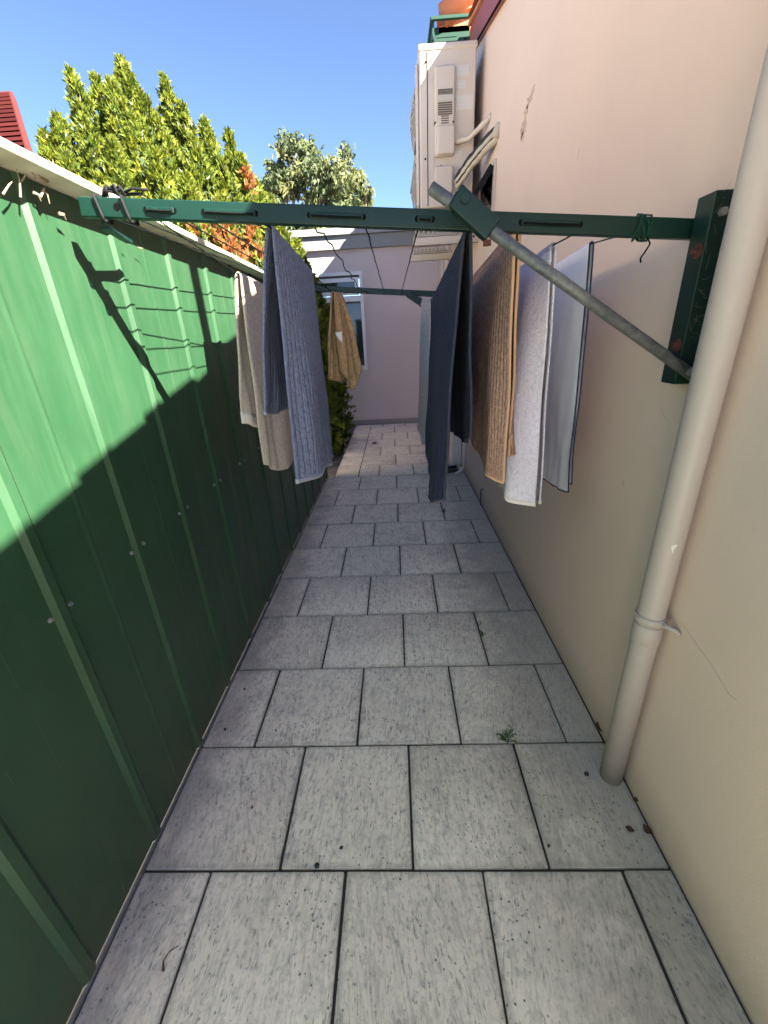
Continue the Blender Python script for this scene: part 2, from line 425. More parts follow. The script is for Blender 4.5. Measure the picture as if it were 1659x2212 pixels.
# ================================================================== FENCE
fence = thing('metal_fence', 'tall ribbed green steel fence along the left of the passage', 'fence', loc=(FX, 1.0, 0))
FT = 1.772
RP = [-1.71, -1.4, -1.09, -.78, -.465, -.155, .155, .468, .776, 1.09, 1.385, 1.70, 2.02, 2.33, 2.64, 2.95, 3.26, 3.57, 3.88, 4.19]
def sheet(ya, yb, ribs):
    pts = [(ya, 0)]
    for r in ribs:
        pts += [(r-.022, 0), (r-.010, .009), (r+.010, .009), (r+.022, 0)]
        mid = r+.155
        if mid+.02 < yb: pts += [(mid-.01, 0), (mid, .0015), (mid+.01, 0)]
    pts.append((yb, 0))
    zs = [.018, .45, .9, 1.35, FT+.004]
    vs = []; fs = []
    for zi, z in enumerate(zs):
        for (y, d) in pts: vs.append((FX+d, y, z))
    n = len(pts)
    for zi in range(len(zs)-1):
        for i in range(n-1):
            fs.append((zi*n+i, zi*n+i+1, (zi+1)*n+i+1, (zi+1)*n+i))
    m_ = MB(); m_.add(vs, fs)
    o = m_.build('fence_sheet', M['fence'], fence)
    s = o.modifiers.new('s', 'SOLIDIFY'); s.thickness = .002; s.offset = -1
    keep(o, fence); return o
edges = [-2.0]
for i in range(1, len(RP), 2): edges.append(RP[i]+.075)
prev = -2.0
for i in range(0, len(RP), 2):
    e = RP[i+1]+.155 if i+1 < len(RP) else 4.3
    sheet(prev, e-.001, RP[i:i+2]); prev = e
# cap: a folded channel that overhangs the sheets, its white edge in the sun
cap = MB(); CX = -.728
cap.prism([(FX-.07, FT+.004), (CX, FT+.008), (CX, FT+.026), (CX-.010, FT+.031), (FX-.07, FT+.031)], 1, 0, 1)
cap.v = [(x, -2.0+y*6.38, z) for (x, y, z) in cap.v]
keep(cap.build('top_cap', M['cap'], fence, bev=.003), fence)
keep(B((FX-.055, -2.0, FT-.05), (FX-.006, 4.37, FT+.003)).build('top_rail', M['fenceshade'], fence), fence)
keep(B((FX-.03, -2.0, -.012), (FX+.006, 4.36, .016)).build('bottom_rail', M['zinc'], fence), fence)
keep(B((FX-.05, 4.32, -.2), (FX+.012, 4.39, FT)).build('end_post', M['fence'], fence, bev=.004), fence)
keep(B((FX-.045, 2.125, 0), (FX-.004, 2.185, FT)).build('post', M['fence'], fence, bev=.004), fence)
for r in RP:
    for dz in (-.032, .030):
        y = r+dz
        s = MB().tube([(FX-.002, y, .863), (FX+.004, y, .863)], .0065, 8); s.tube([(FX+.003, y, .863), (FX+.008, y, .863)], .0042, 6)
        keep(s.build('screw', M['bolt'], fence), fence)

# ================================================================== HOUSE ON THE RIGHT
house = thing('rendered_house', 'beige rendered house wall along the right side of the passage', 'house', loc=(WX, 3.0, 0))
def zw(y): return 3.25+.26*(y-3.52)
YB = 4.58
YE = -1.0
prof = [(YE, -.25), (7.6, -.25), (7.6, 3.66), (YB, 3.66), (YB, zw(YB)), (YE, zw(YE))]
keep(MB().prism(prof, 0, WX, WX+.22).build('wall', M['wall'], house), house)
# barge board and verge of the sloping roof
def slope_bar(x0, x1, lo, hi, name, mt, y0=-1.0, y1=YB, bev=.004):
    vs = []
    for x in (x0, x1):
        for (y, d) in ((y0, lo), (y1, lo), (y1, hi), (y0, hi)): vs.append((x, y, zw(y)+d))
    m_ = MB(); m_.add(vs, [(0, 1, 2, 3), (7, 6, 5, 4), (0, 4, 5, 1), (1, 5, 6, 2), (2, 6, 7, 3), (3, 7, 4, 0)])
    return keep(m_.build(name, mt, house, bev=bev), house)
slope_bar(WX-.028, WX-.003, -.03, .13, 'barge_board', M['redboard'])
slope_bar(WX-.036, WX-.0285, -.032, -.022, 'barge_bead', M['dark'], bev=0)
r1 = slope_bar(WX-.045, WX+4, .14, .165, 'roof', M['tile'])
for i in range(20):
    y = -1.0+i*.34
    if .6 < y < .98: continue
    if y+.36 > YB: break
    pr = [(.0, 0), (.03, .035), (.09, .045), (.16, .03), (.2, .0), (.16, .012), (.09, .028), (.04, .015)]
    m_ = MB(); vs = []
    for yy, dz in ((y, .012), (y+.37, -.006)):
        for (dx, dzz) in pr: vs.append((WX-.07+dx, yy, zw(yy)+.166+dz+dzz))
    n = len(pr)
    m_.add(vs, [tuple(range(n-1, -1, -1)), tuple(range(n, 2*n))]+[(k, (k+1) % n, n+(k+1) % n, n+k) for k in range(n)])
    o = m_.build('verge_tile', M['tile'], r1, smooth=False)
# eave roof beyond, with green gutter
GX = .405
gut = MB()
gp = [(GX, 3.74), (GX, 3.66), (GX+.02, 3.61), (WX-.01, 3.61), (WX-.01, 3.63), (GX+.03, 3.63), (GX+.015, 3.67), (GX+.015, 3.74)]
gut.prism(gp, 1, 4.62, 9.0)
keep(gut.build('gutter', M['gutter'], house, bev=0), house)
lip = MB().bar((GX-.004, 4.60, 3.742), (GX-.004, 9.0, 3.742), .03, .02)
lip.bar((GX-.015, 4.607, 3.742), (WX-.03, 4.607, 3.742), .026, .022)
keep(lip.build('gutter_lip', M['gutter'], house, bev=.003), house)
keep(MB().prism([(GX+.008, 3.735), (GX+.008, 3.665), (GX+.025, 3.62), (WX-.012, 3.62), (WX-.012, 3.735)], 1, 4.70, 4.706).build('gutter_end', M['gutter'], house), house)
keep(B((GX+.03, 4.64, 3.645), (GX+.2, 4.66, 3.66)).build('gutter_bracket', M['gutter'], house), house)
r2 = MB(); r2.add([(GX+.06, 4.70, 3.74), (WX+5, 4.70, 5.4), (WX+5, 9.0, 5.4), (GX+.06, 9.0, 3.74),
                   (GX+.06, 4.70, 3.70), (WX+5, 4.70, 3.70), (WX+5, 9.0, 3.70), (GX+.06, 9.0, 3.70)],
                  [(0, 1, 2, 3), (4, 7, 6, 5), (0, 4, 5, 1), (3, 2, 6, 7), (0, 3, 7, 4), (1, 5, 6, 2)])
roof2 = keep(r2.build('roof', M['tile'], house), house)
sl = (5.4-3.74)/(WX+5-GX-.06)
tm = None
for i in range(9):
    for j in range(4):
        if tm is None:
            m_ = MB(); n = 7; vs = []; fs = []
            for a in range(2):
                for lay in (0, 1):
                    for k in range(n):
                        u = k/(n-1); z = .05*math.sin(math.pi*u)**.8 - .012*math.cos(2*math.pi*u) + (.022 if a == 0 else 0) - lay*.015
                        vs.append((a*.36, u*.25, z))
            for a in range(n-1):
                fs.append((a, a+1, 2*n+a+1, 2*n+a)); fs.append((n+a, 3*n+a, 3*n+a+1, n+a+1)); fs.append((a, n+a, n+a+1, a+1)); fs.append((2*n+a, 2*n+a+1, 3*n+a+1, 3*n+a))
            fs += [(0, 2*n, 3*n, n), (n-1, 2*n-1, 4*n-1, 3*n-1)]
            m_.add(vs, fs); o = m_.build('tile', M['tile'], None, smooth=True); tm = o.data
        else:
            o = bpy.data.objects.new('tile', tm); COL.objects.link(o)
        o.parent = roof2
        o.location = (GX+.07+j*.32, 4.67+i*.245+random.uniform(-.006, .006), 3.75+sl*j*.32+.01)
        o.rotation_euler = (random.uniform(-.02, .02), -math.atan(sl)+random.uniform(-.02, .02), random.uniform(-.02, .02))
# ridge cap lump at the near corner
rc = MB(); rc.tube([(GX+.09, 4.72, 3.80), (GX+.5, 4.70, 3.98), (GX+1.2, 4.70, 4.27)], .085, 12)
o = rc.build('ridge_cap', M['tile'], roof2, smooth=True)
# small awning window past the clothes line
WY0, WY1, WZ0, WZ1 = 3.46, 3.96, 2.14, 2.47
win = keep(MB().box((WX-.016, WY0, WZ0), (WX-.002, WY0+.045, WZ1)).box((WX-.016, WY1-.045, WZ0), (WX-.002, WY1, WZ1))
           .box((WX-.016, WY0+.045, WZ0), (WX-.002, WY1-.045, WZ0+.045)).box((WX-.016, WY0+.045, WZ1-.045), (WX-.002, WY1-.045, WZ1)).build('window', M['acwhite'], house), house)
sub = keep
sub(B((WX-.012, WY0+.046, WZ0+.046), (WX-.003, WY1-.046, WZ1-.046)).build('pane', M['glass'], win), win)
# sash pushed open, hinged at the top
sa = MB(); top = Vector((WX-.03, 0, WZ1-.03)); dirv = Vector((-.55, 0, -.84)).normalized(); Ls = .26
def sp(y, s): p = top+dirv*s; return Vector((p.x, y, p.z))
nrm = Vector((dirv.z, 0, -dirv.x))
for (a, b) in ((sp(WY0+.03, 0), sp(WY0+.03, Ls)), (sp(WY1-.03, 0), sp(WY1-.03, Ls)), (sp(WY0+.05, .015), sp(WY1-.05, .015)), (sp(WY0+.05, Ls-.015), sp(WY1-.05, Ls-.015))):
    sa.bar(a, b, .036, .03, up=nrm)
sub(sa.build('sash', M['greycord'], win), win)
pn = MB(); pn.bar(sp((WY0+WY1)/2, .03), sp((WY0+WY1)/2, Ls-.03), WY1-WY0-.1, .006, up=nrm)
sub(pn.build('pane', M['glass'], win), win)
# flaked paint patches on the wall
def patch(pts, name, mt, off=.0015):
    m_ = MB(); c = sum((Vector(p) for p in pts), Vector())/len(pts)
    vs = [(WX-off, p[1], p[2]) for p in pts]; n = len(vs)
    m_.add(vs+[(WX+.002, p[1], p[2]) for p in pts], [tuple(range(n)), tuple(range(2*n-1, n-1, -1))]+[(k, (k+1) % n, n+(k+1) % n, n+k) for k in range(n)])
    return keep(m_.build(name, mt, house), house)
M['flake'] = mat('bare_render', (.35, .27, .2), .95); t = NT(M['flake'])
t.color(t.ramp(t.noise(t.coord('World'), 50, 5, .7), [(.4, (.56, .44, .35)), (.6, (.36, .28, .21))]))
for (x0, y0, x1, y1, w) in ((1155, 182, 1138, 235, 5), (1140, 225, 1133, 255, 4), (1136, 250, 1126, 300, 5), (1130, 285, 1127, 308, 3)):
    L_ = []; R_ = []
    for k in range(9):
        f = k/8; x = x0+(x1-x0)*f; y = y0+(y1-y0)*f; ww = w*math.sin(math.pi*min(max(f, .06), .94))*random.uniform(.5, 1.3)
        L_.append(atX(x-ww, y+random.uniform(-2, 2), WX)); R_.append(atX(x+ww, y, WX))
    patch(L_+R_[::-1], 'flaked_patch', M['flake'])
# hairline cracks
def crack(px, name='crack'):
    m_ = MB(); P = [atX(x, y, WX-.0005) for x, y in px]
    m_.tube(P, .0004, 4); return keep(m_.build(name, M['dark'] if name == 'scratch' else M['flake'], house), house)
crack([(1470, 1345), (1478, 1352), (1510, 1400), (1530, 1425), (1560, 1475), (1575, 1500), (1590, 1512)])
crack([(1425, 880), (1432, 895), (1442, 912)]); crack([(1247, 345), (1250, 330), (1252, 318)])

# ================================================================== BUILDING AT THE END
FY = 7.3
rear = thing('rear_building', 'low grey mauve rendered building closing the end of the passage', 'building', loc=(-1.5, FY, 0))
wx0, wx1, wz0, wz1 = -1.45, -.455, .94, 2.36
wm = MB()
wm.box((-5, FY, -.3), (wx0, FY+.2, 2.70)); wm.box((wx1, FY, -.3), (WX-.003, FY+.2, 2.70))
wm.box((wx0, FY, -.3), (wx1, FY+.2, wz0)); wm.box((wx0, FY, wz1), (wx1, FY+.2, 2.70))
keep(wm.build('wall', M['farwall'], rear), rear)
keep(B((-5, FY-.014, -.27), (WX-.004, FY-.002, .085)).build('plinth', M['plinth'], rear, bev=.003), rear)
keep(B((-5.2, FY-.06, 2.655), (WX-.005, FY-.003, 2.83)).build('fascia', M['fascia'], rear, bev=.003), rear)
keep(B((-5.2, FY-.10, 2.832), (WX-.006, FY+.02, 2.92)).build('capping', M['fasciacap'], rear, bev=.006), rear)
rf = MB(); rf.add([(-5.2, FY+.02, 2.9), (WX+.2, FY+.02, 2.9), (WX+.2, FY+6, 3.0), (-5.2, FY+6, 3.0), (-5.2, FY+.02, 2.86), (WX+.2, FY+.02, 2.86), (WX+.2, FY+6, 2.96), (-5.2, FY+6, 2.96)],
       [(0, 1, 2, 3), (4, 7, 6, 5), (0, 4, 5, 1), (1, 5, 6, 2), (2, 6, 7, 3), (3, 7, 4, 0)])
keep(rf.build('roof', M['fascia'], rear), rear)
def frame(x0, x1, z0, z1, w, ya, yb, name, mt, parent, bev=.003):
    m_ = MB(); m_.box((x0, ya, z0), (x0+w, yb, z1)); m_.box((x1-w, ya, z0), (x1, yb, z1))
    m_.box((x0+w, ya, z0), (x1-w, yb, z0+w)); m_.box((x0+w, ya, z1-w), (x1-w, yb, z1))
    return keep(m_.build(name, mt, parent), parent)
w1 = frame(wx0, wx1, wz0, wz1, .045, FY-.02, FY+.06, 'window', M['alu'], rear)
def rs(o): return keep(o, w1)
zt = 1.98
rs(B((wx0+.046, FY-.012, zt-.03), (wx1-.046, FY+.05, zt+.05)).build('transom', M['alu'], w1))
rs(B((wx0+.046, FY-.006, zt-.055), (wx1-.046, FY+.04, zt-.031)).build('seal', M['seal'], w1))
rs(B((wx0+.047, FY+.005, wz1-.085), (wx1-.047, FY+.04, wz1-.046)).build('seal', M['seal'], w1))
frame(wx0+.06, wx1-.06, zt+.06, wz1-.08, .055, FY-.03, FY+.012, 'sash', M['alu'], w1)
rs(B((wx0+.116, FY-.012, zt+.116), (wx1-.116, FY-.004, wz1-.136)).build('pane', M['glass'], w1))
rs(B((wx0+.046, FY+.025, wz0+.046), (wx1-.046, FY+.034, zt-.056)).build('pane', M['glass'], w1))
rs(B((wx0+.04, FY-.03, wz0-.02), (wx1+.01, FY-.021, wz0+.012)).build('sill', M['alu'], w1))

# ================================================================== DOWNPIPE ON THE WALL
PX, PY, PR = .684, .955, .0345
dp = thing('downpipe', 'beige round plastic pipe running up the house wall', 'pipe', loc=(PX, PY, 0))
keep(MB().tube([(PX, PY, .004), (PX, PY, .57), (PX, PY, 1.4), (PX, PY, 2.6), (PX, PY, 3.75)], PR, 32).build('pipe', M['pvc'], dp, smooth=True), dp)
st = MB().tube([(PX, PY, .585), (PX, PY, .587), (PX, PY, .645), (PX, PY, .647)], [PR+.0008, PR+.0028, PR+.0028, PR+.0008], 32)
keep(st.build('socket', M['pvc'], dp, smooth=True), dp)
sr = MB().tube([(PX, PY, .652), (PX, PY, .653), (PX, PY, .675), (PX, PY, .676)], [PR+.001, PR+.004, PR+.004, PR+.001], 32)
keep(sr.build('strap', M['pvc'], dp, smooth=True), dp)
sl_ = MB().tube([(PX+.03, PY+.0, .664), (WX-.03, PY-.045, .664), (WX-.012, PY-.058, .662), (WX-.004, PY-.062, .652)], [.009, .008, .008, .007], 10)
keep(sl_.build('strap_arm', M['pvc'], dp, smooth=True), dp)
ch = MB(); ch.add([Vector((PX, PY, 0))+Vector((math.cos(a)*(PR+.0006), math.sin(a)*(PR+.0006), z)) for a, z in ((-2.0, .902), (-1.75, .908), (-1.62, .906), (-1.8, .893), (-1.78, .882), (-1.9, .889))], [(0, 1, 2, 3, 4, 5)])
keep(ch.build('paint_chip', M['hemwhite'], dp), dp)

# ================================================================== CLOTHES LINE
cl = thing('clothes_line', 'green fold-down clothes line frame fixed across the passage', 'clothes line', loc=(WX, 1.15, 1.3))
BY = 1.16
def zb(x): return 1.668 - .082*x      # beam axis, a little higher towards the fence
bm_ = MB()
bm_.bar((-.722, BY, zb(-.722)+.002), (.727, BY, zb(.727)), .024, .040, up=(0, 0, 1))
beam = keep(bm_.build('arm', M['linegreen'], cl, bev=.003), cl)
subc = keep
SX = [-.675, -.612, -.555, -.50, -.425, -.305, -.18, -.056, .068, .192, .319, .441, .56]
# slots where the line threads through
for (x0, x1) in ((-.565, -.50), (-.43, -.31), (-.185, -.06), (.065, .10), (.305, .44)):
    s = MB().bar((x0, BY-.0125, zb(x0)), (x1, BY-.0125, zb(x1)), .005, .012)
    subc(s.build('slot', M['linegreen'], beam, bev=.002), beam)
    s = MB().tube([(x0+.004, BY-.0165, zb(x0)-.002), ((x0+x1)/2, BY-.018, zb((x0+x1)/2)-.003), (x1-.004, BY-.0165, zb(x1)-.002)], .0026, 6)
    subc(s.build('threaded_cord', M['cord'], beam), beam)
    for xx in (x0, x1):
        s = MB().tube([(xx, BY-.0115, zb(xx)), (xx, BY-.0135, zb(xx))], .0062, 10)
        subc(s.build('hole', M['dark'], beam), beam)
hx = -.632
subc(MB().tube([(hx, BY-.0115, zb(hx)+.004), (hx, BY-.0135, zb(hx)+.004)], .0075, 10).build('hole', M['dark'], beam), beam)
# rubber strap and its knot at the fence end
def wrap(x, r=.0034, mt='greycord', y0=BY, lean=.01, name='strap_loop'):
    h, w = .0245, .0165; z = zb(x)
    p = [(x, y0-w, z-h), (x-lean, y0-w, z+h), (x-lean, y0+w, z+h), (x, y0+w, z-h), (x, y0-w, z-h)]
    P = []
    for a, b in zip(p[:-1], p[1:]):
        for k in range(4): P.append(Vector(a).lerp(Vector(b), k/4))
    P.append(Vector(p[-1]))
    return keep(MB().tube(P, r, 8).build(name, M[mt], cl, smooth=True), cl)
wrap(-.668); wrap(-.606)
kn = MB(); zt_ = zb(-.64)+.026
for (a, b, c, d) in ((-.665, -.64, -.615, .012), (-.66, -.635, -.62, .018), (-.655, -.645, -.632, .021)):
    kn.tube([(a, BY, zt_), (a+.006, BY-.004, zt_+d), (b, BY+.003, zt_+d*.8), (c, BY-.003, zt_+d), (c+.004, BY, zt_)], .0036, 8)
kn.tube([(-.62, BY, zt_+.004), (-.59, BY-.004, zt_+.012), (-.565, BY, zt_+.009), (-.556, BY+.002, zt_+.010)], .003, 8)
kn.tube([(-.615, BY, zt_+.002), (-.59, BY+.006, zt_+.004), (-.575, BY+.004, zt_+.002)], .0034, 8)
keep(kn.build('strap_knot', M['greycord'], cl, smooth=True), cl)
# small bracket piece hanging at the fence under the end of the arm
tb = MB().bar((-.70, 1.19, zb(-.7)-.030), (-.722, 1.33, zb(-.7)-.034), .018, .008); keep(tb.build('end_plate', M['linegreen'], cl), cl)
# far arm
BY2 = 3.52
def zb2(x): return 1.722 - .09*x
b2 = MB().bar((-.70, BY2, zb2(-.70)), (.70, BY2, zb2(.70)), .024, .040); far_arm = keep(b2.build('arm', M['linegreen'], cl, bev=.003), cl)
# wall posts (angle channels) near and far
def post(y0, z0, z1, near=True):
    m_ = MB(); m_.box((.686, y0, z0), (WX-.003, y0+.058, z1))
    o = keep(m_.build('wall_post', M['linegreen'], cl, bev=.003), cl)
    xx = .686
    pb = MB().tube([(.706, y0-.010, z1-.04), (.706, y0+.001, z1-.04)], .0085, 6); subc(pb.build('bolt', M['bolt'], o), o)
    for z in (z0+.09, z0+.285):
        w = MB().tube([(xx-.003, y0+.018, z), (xx+.001, y0+.018, z)], .015, 14); subc(w.build('rust_washer', M['rust'], o), o)
        w = MB().tube([(xx-.014, y0+.018, z), (xx-.002, y0+.018, z)], .007, 8); subc(w.build('anchor_bolt', M['rust'], o), o)
    return o
P1 = post(1.072, 1.272, 1.664)
P2 = post(3.44, 1.30, 1.70)
wb = MB(); rr_ = random.Random(4)
for _ in range(30):
    a_ = Vector((rr_.uniform(.69, .727), 1.0705, rr_.uniform(1.36, 1.66))); d_ = Vector((rr_.gauss(0, .012), 0, rr_.gauss(0, .016)))
    b_ = a_+d_; b_.x = min(max(b_.x, .687), .727)
    wb.tube([a_, (a_+b_)/2+Vector((0, -.001, -.002)), b_], .00035, 3)
subc(wb.build('cobweb', M['web'], P1), P1)
# braces
def brace(y, lo, hi, s0, s1, pfx=''):
    lo = Vector(lo); hi = Vector(hi); d = (hi-lo).normalized()
    o = keep(MB().tube([lo, hi], .0125, 18).build('brace_tube', M['galv'], cl, smooth=False), cl)
    me = o.data; me.polygons.foreach_set('use_smooth', [len(p.vertices) == 4 for p in me.polygons])
    inn = MB().tube([hi+d*.0006, hi+d*.001], .0095, 14); subc(inn.build('tube_bore', M['dark'], o), o)
    a = Vector(s0); b = Vector(s1)
    s = keep(MB().bar(a, b, .030, .046, up=(d.z, 0, -d.x)).build('sleeve', M['linegreen'], cl, bev=.004), cl)
    pv = a+d*-.0+ (b-a).normalized()*.022
    n = Vector((d.z, 0, -d.x)); n = n if n.z > 0 else -n
    q = MB().tube([pv+n*.006+Vector((0, -.021, 0)), pv+n*.006+Vector((0, -.014, 0))], .0105, 12); subc(q.build('bolt', M['linegreen'], s, bev=.001), s)
    q = MB().tube([lo+Vector((0, -.019, 0))+d*.02, lo+Vector((0, .0, 0))+d*.02], .0095, 8); subc(q.build('bolt', M['bolt'], o), o)
    q = MB().tube([hi-d*.055+n*.012, hi-d*.055+n*.02], .006, 8); subc(q.build('pin', M['rust'], o), o)
    rl = MB().tube([b-d*.0+n*-.018, b+(b-a).normalized()*.006+n*-.026], [.008, .009], 8); subc(rl.build('pin', M['rust'], s), s)
    return s
YS = 1.052
brace(YS, atY(1497, 812, YS), atY(930, 405, YS), atY(981, 424, YS), atY(1063, 500, YS))
lo2 = Vector((.70, 3.43, 1.33)); hi2 = atY(885, 634, 3.44)
brace(3.44, lo2, hi2, atY(880, 634, 3.44), atY(910, 654, 3.44))
# dead leaf caught on the sleeve, cord lashing at the wall end
lash = []
for k in range(40):
    a = k*.78; x = .572+.006*math.sin(k*.9)+.0007*k
    lash.append((x+.004*math.cos(a*2.3), BY+.019*math.cos(a), zb(x)+.027*math.sin(a)))
keep(MB().tube(lash, .0023, 6).build('lashing', M['greencord'], cl, smooth=True), cl)
tail = [(.598, BY-.014, zb(.598)-.02), (.607, BY-.014, zb(.6)-.034), (.598, BY-.015, zb(.6)-.05), (.590, BY-.015, zb(.6)-.062), (.592, BY-.015, zb(.6)-.072)]
keep(MB().tube(tail, .0019, 6).build('lashing', M['cord'], cl, smooth=True), cl)

# lines: each runs from arm to arm, pulled down by what hangs on it   {x index: [(Y, Z)...]}
SAG = {-.675: [(2.2, 1.745)], -.612: [(2.2, 1.735)], -.555: [(1.70, 1.648), (2.35, 1.625)], -.50: [(2.3, 1.70)], -.425: [(2.3, 1.69)],
       -.305: [(1.246, 1.687), (1.80, 1.652), (2.40, 1.633), (2.72, 1.655)], -.18: [(1.7, 1.68), (2.4, 1.665), (3.0, 1.69)], -.056: [(2.3, 1.68)], .068: [(2.3, 1.675)],
       .192: [(1.21, 1.645), (2.05, 1.572), (2.3, 1.572), (2.9, 1.618)], .319: [(1.237, 1.65), (1.95, 1.60), (2.5, 1.60)], .441: [(1.314, 1.621), (1.95, 1.585), (2.5, 1.60)], .56: [(1.361, 1.625), (2.0, 1.585), (2.5, 1.60)]}
def line_z(x, y):
    k = min(SAG, key=lambda q: abs(q-x)); P = [(BY, zb(k)-.018)]+SAG[k]+[(BY2, zb2(k)-.016)]
    for (a, za), (b, zb_) in zip(P[:-1], P[1:]):
        if a <= y <= b: return za+(zb_-za)*(y-a)/(b-a)
    return P[-1][1]
for x in SX:
    k = min(SAG, key=lambda q: abs(q-x)); P = [(BY-.002, zb(k)-.012)]+SAG[k]+[(BY2, zb2(k)-.012)]
    pts = []
    wig = .006 if abs(x+.18) < .01 else .0025 if abs(x+.056) < .01 else .0008
    for (a, za), (b, z2) in zip(P[:-1], P[1:]):
        nn = max(2, int((b-a)/.07))
        for i in range(nn):
            f = i/nn; e = 0 if i == 0 else 1
            pts.append((k+e*random.uniform(-wig, wig), a+(b-a)*f, za+(z2-za)*f+e*random.uniform(-wig, wig)))
    pts.append((k, P[-1][0], P[-1][1]))
    keep(MB().tube(pts, .0019, 6).build('line', M['greencord'] if x > .5 else M['cord'], cl, smooth=True), cl)

# ================================================================== TOWELS
def cat_interp(pts, u):
    """pts: list of (u, Vector); smooth interpolation"""
    us = [p[0] for p in pts]; n = len(pts)
    if n == 1: return pts[0][1].copy()
    i = max(0, min(n-2, next((k for k in range(n-1) if u <= us[k+1]), n-2)))
    t = (u-us[i])/(us[i+1]-us[i]); p1, p2 = pts[i][1], pts[i+1][1]
    p0 = pts[i-1][1] if i > 0 else p1+(p1-p2); p3 = pts[i+2][1] if i+2 < n else p2+(p2-p1)
    m1 = (p2-p0)*.5*.8; m2 = (p3-p1)*.5*.8
    t2, t3 = t*t, t*t*t
    return p1*(2*t3-3*t2+1)+m1*(t3-2*t2+t)+p2*(-2*t3+3*t2)+m2*(t3-t2)
def towel(name, label, x, y0, y1, left, right, mt, folds=3.0, famp=.010, seed=1, hem=None, trim=None, thick=.007, nu=34, nv=34, swell=.012, width=None, length=.7):
    """left / right: bottom edges [(u, point)], near edge u=0 to far edge u=1"""
    rnd = random.Random(seed); ph = [rnd.uniform(0, 6.28) for _ in range(6)]
    root = thing(name, label, 'towel', 'towels drying on the clothes line', loc=(x, (y0+y1)/2, line_z(x, (y0+y1)/2)))
    width = width or (y1-y0)
    rad = thick*.5+.003
    rowsL = []
    vs = []; uvs = []
    def flap(B_, sgn, vlist):
        out = []
        for v in vlist:
            row = []
            for i in range(nu+1):
                u = i/nu; y = y0+(y1-y0)*u
                T = Vector((x+sgn*rad, y, line_z(x, y)+rad*.3)); Bp = cat_interp(B_, u)
                p = T.lerp(Bp, v)
                # cloth falls away from the line quickly and then hangs
                hx = T.x+(Bp.x-T.x)*(v**.8); hy = T.y+(Bp.y-T.y)*(v**.85)
                p = Vector((hx, hy, p.z))
                w = v**.7*famp
                fo = math.sin(2*math.pi*(folds*u+.18*v)+ph[0]+sgn)*.6+math.sin(2*math.pi*(folds*1.9*u-.3*v)+ph[1])*.3+math.sin(2*math.pi*(folds*.45*u)+ph[2])*.5
                p.x += w*fo + sgn*swell*math.sin(math.pi*min(v*1.2, 1))*math.sin(math.pi*u)
                p.x += .0022*v*(math.sin(23*u+7*v+ph[5])+.8*math.sin(37*u-13*v+ph[1])+.7*math.sin(11*v+9*u+ph[2]))
                p.y += w*.35*math.sin(5*v+ph[3]+3*u)
                p.z += .004*math.sin(9*u+ph[4])*v
                row.append((p, u*width, v*length))
            out.append(row)
        return out
    vl = [(k/nv)**1.1 for k in range(nv+1)]
    Lr = flap(left, -1, vl); Rr = flap(right, 1, vl)
    grid = [r for r in Lr[::-1]]
    mid = []
    for i in range(nu+1):
        y = y0+(y1-y0)*i/nu; mid.append((Vector((x, y, line_z(x, y)+rad)), i/nu*width, 0))
    grid.append(mid)
    grid += Rr
    V = [p for r in grid for (p, a, b) in r]
    nc = nu+1; Fs = []; UV = []
    for a in range(len(grid)-1):
        for i in range(nu):
            Fs.append((a*nc+i, a*nc+i+1, (a+1)*nc+i+1, (a+1)*nc+i))
    me = bpy.data.meshes.new('cloth'); me.from_pydata(V, [], Fs); me.materials.append(mt)
    uvl = me.uv_layers.new(name='UVMap')
    flat = [(a, (b if gi > nv else b+3.0)) for gi, r in enumerate(grid) for (p, a, b) in r]
    for lp in me.loops: uvl.data[lp.index].uv = flat[lp.vertex_index]
    me.polygons.foreach_set('use_smooth', [True]*len(me.polygons))
    o = bpy.data.objects.new('cloth', me); COL.objects.link(o)
    s = o.modifiers.new('s', 'SOLIDIFY'); s.thickness = thick; s.offset = 0; s.use_rim = True
    sb = o.modifiers.new('ss', 'SUBSURF'); sb.levels = 1; sb.render_levels = 1
    keep(o, root)
    def strip(path, r, name_, m2):
        q = MB().tube(path, r, 8).build(name_, m2, root, smooth=True); keep(q, root); return q
    if trim:
        near = [r[0][0] for r in grid]; farp = [r[-1][0] for r in grid]
        strip(near, thick*.62, 'edge_binding', trim); strip(farp, thick*.62, 'edge_binding', trim)
        strip([p for (p, a, b) in grid[0]], thick*.66, 'end_binding', trim); strip([p for (p, a, b) in grid[-1]], thick*.66, 'end_binding', trim)
    if hem:
        hm, hh, sides = hem
        for side, B_, sg in (('L', left, -1), ('R', right, 1)):
            if side not in sides: continue
            rows_ = flap(B_, sg, [1-hh, 1-hh*.66, 1-hh*.33, 1.002]); hv = [p for r in rows_ for (p, a, b) in r]; hf = []
            for a in range(len(rows_)-1):
                for i in range(nu): hf.append((a*nc+i, a*nc+i+1, (a+1)*nc+i+1, (a+1)*nc+i))
            mh = bpy.data.meshes.new('hem_band'); mh.from_pydata(hv, [], hf); mh.materials.append(hm)
            mh.polygons.foreach_set('use_smooth', [True]*len(mh.polygons))
            ho = bpy.data.objects.new('hem_band', mh); COL.objects.link(ho)
            s = ho.modifiers.new('s', 'SOLIDIFY'); s.thickness = thick*1.15; s.offset = 0
            keep(ho, root)
    return root, grid
def pts(*a): return [(u, atY(px, py, Y)) for (u, px, py, Y) in a]
def off(P, dx=0, dy=0, dz=0): return [(u, p+Vector((dx, dy, dz))) for u, p in P]

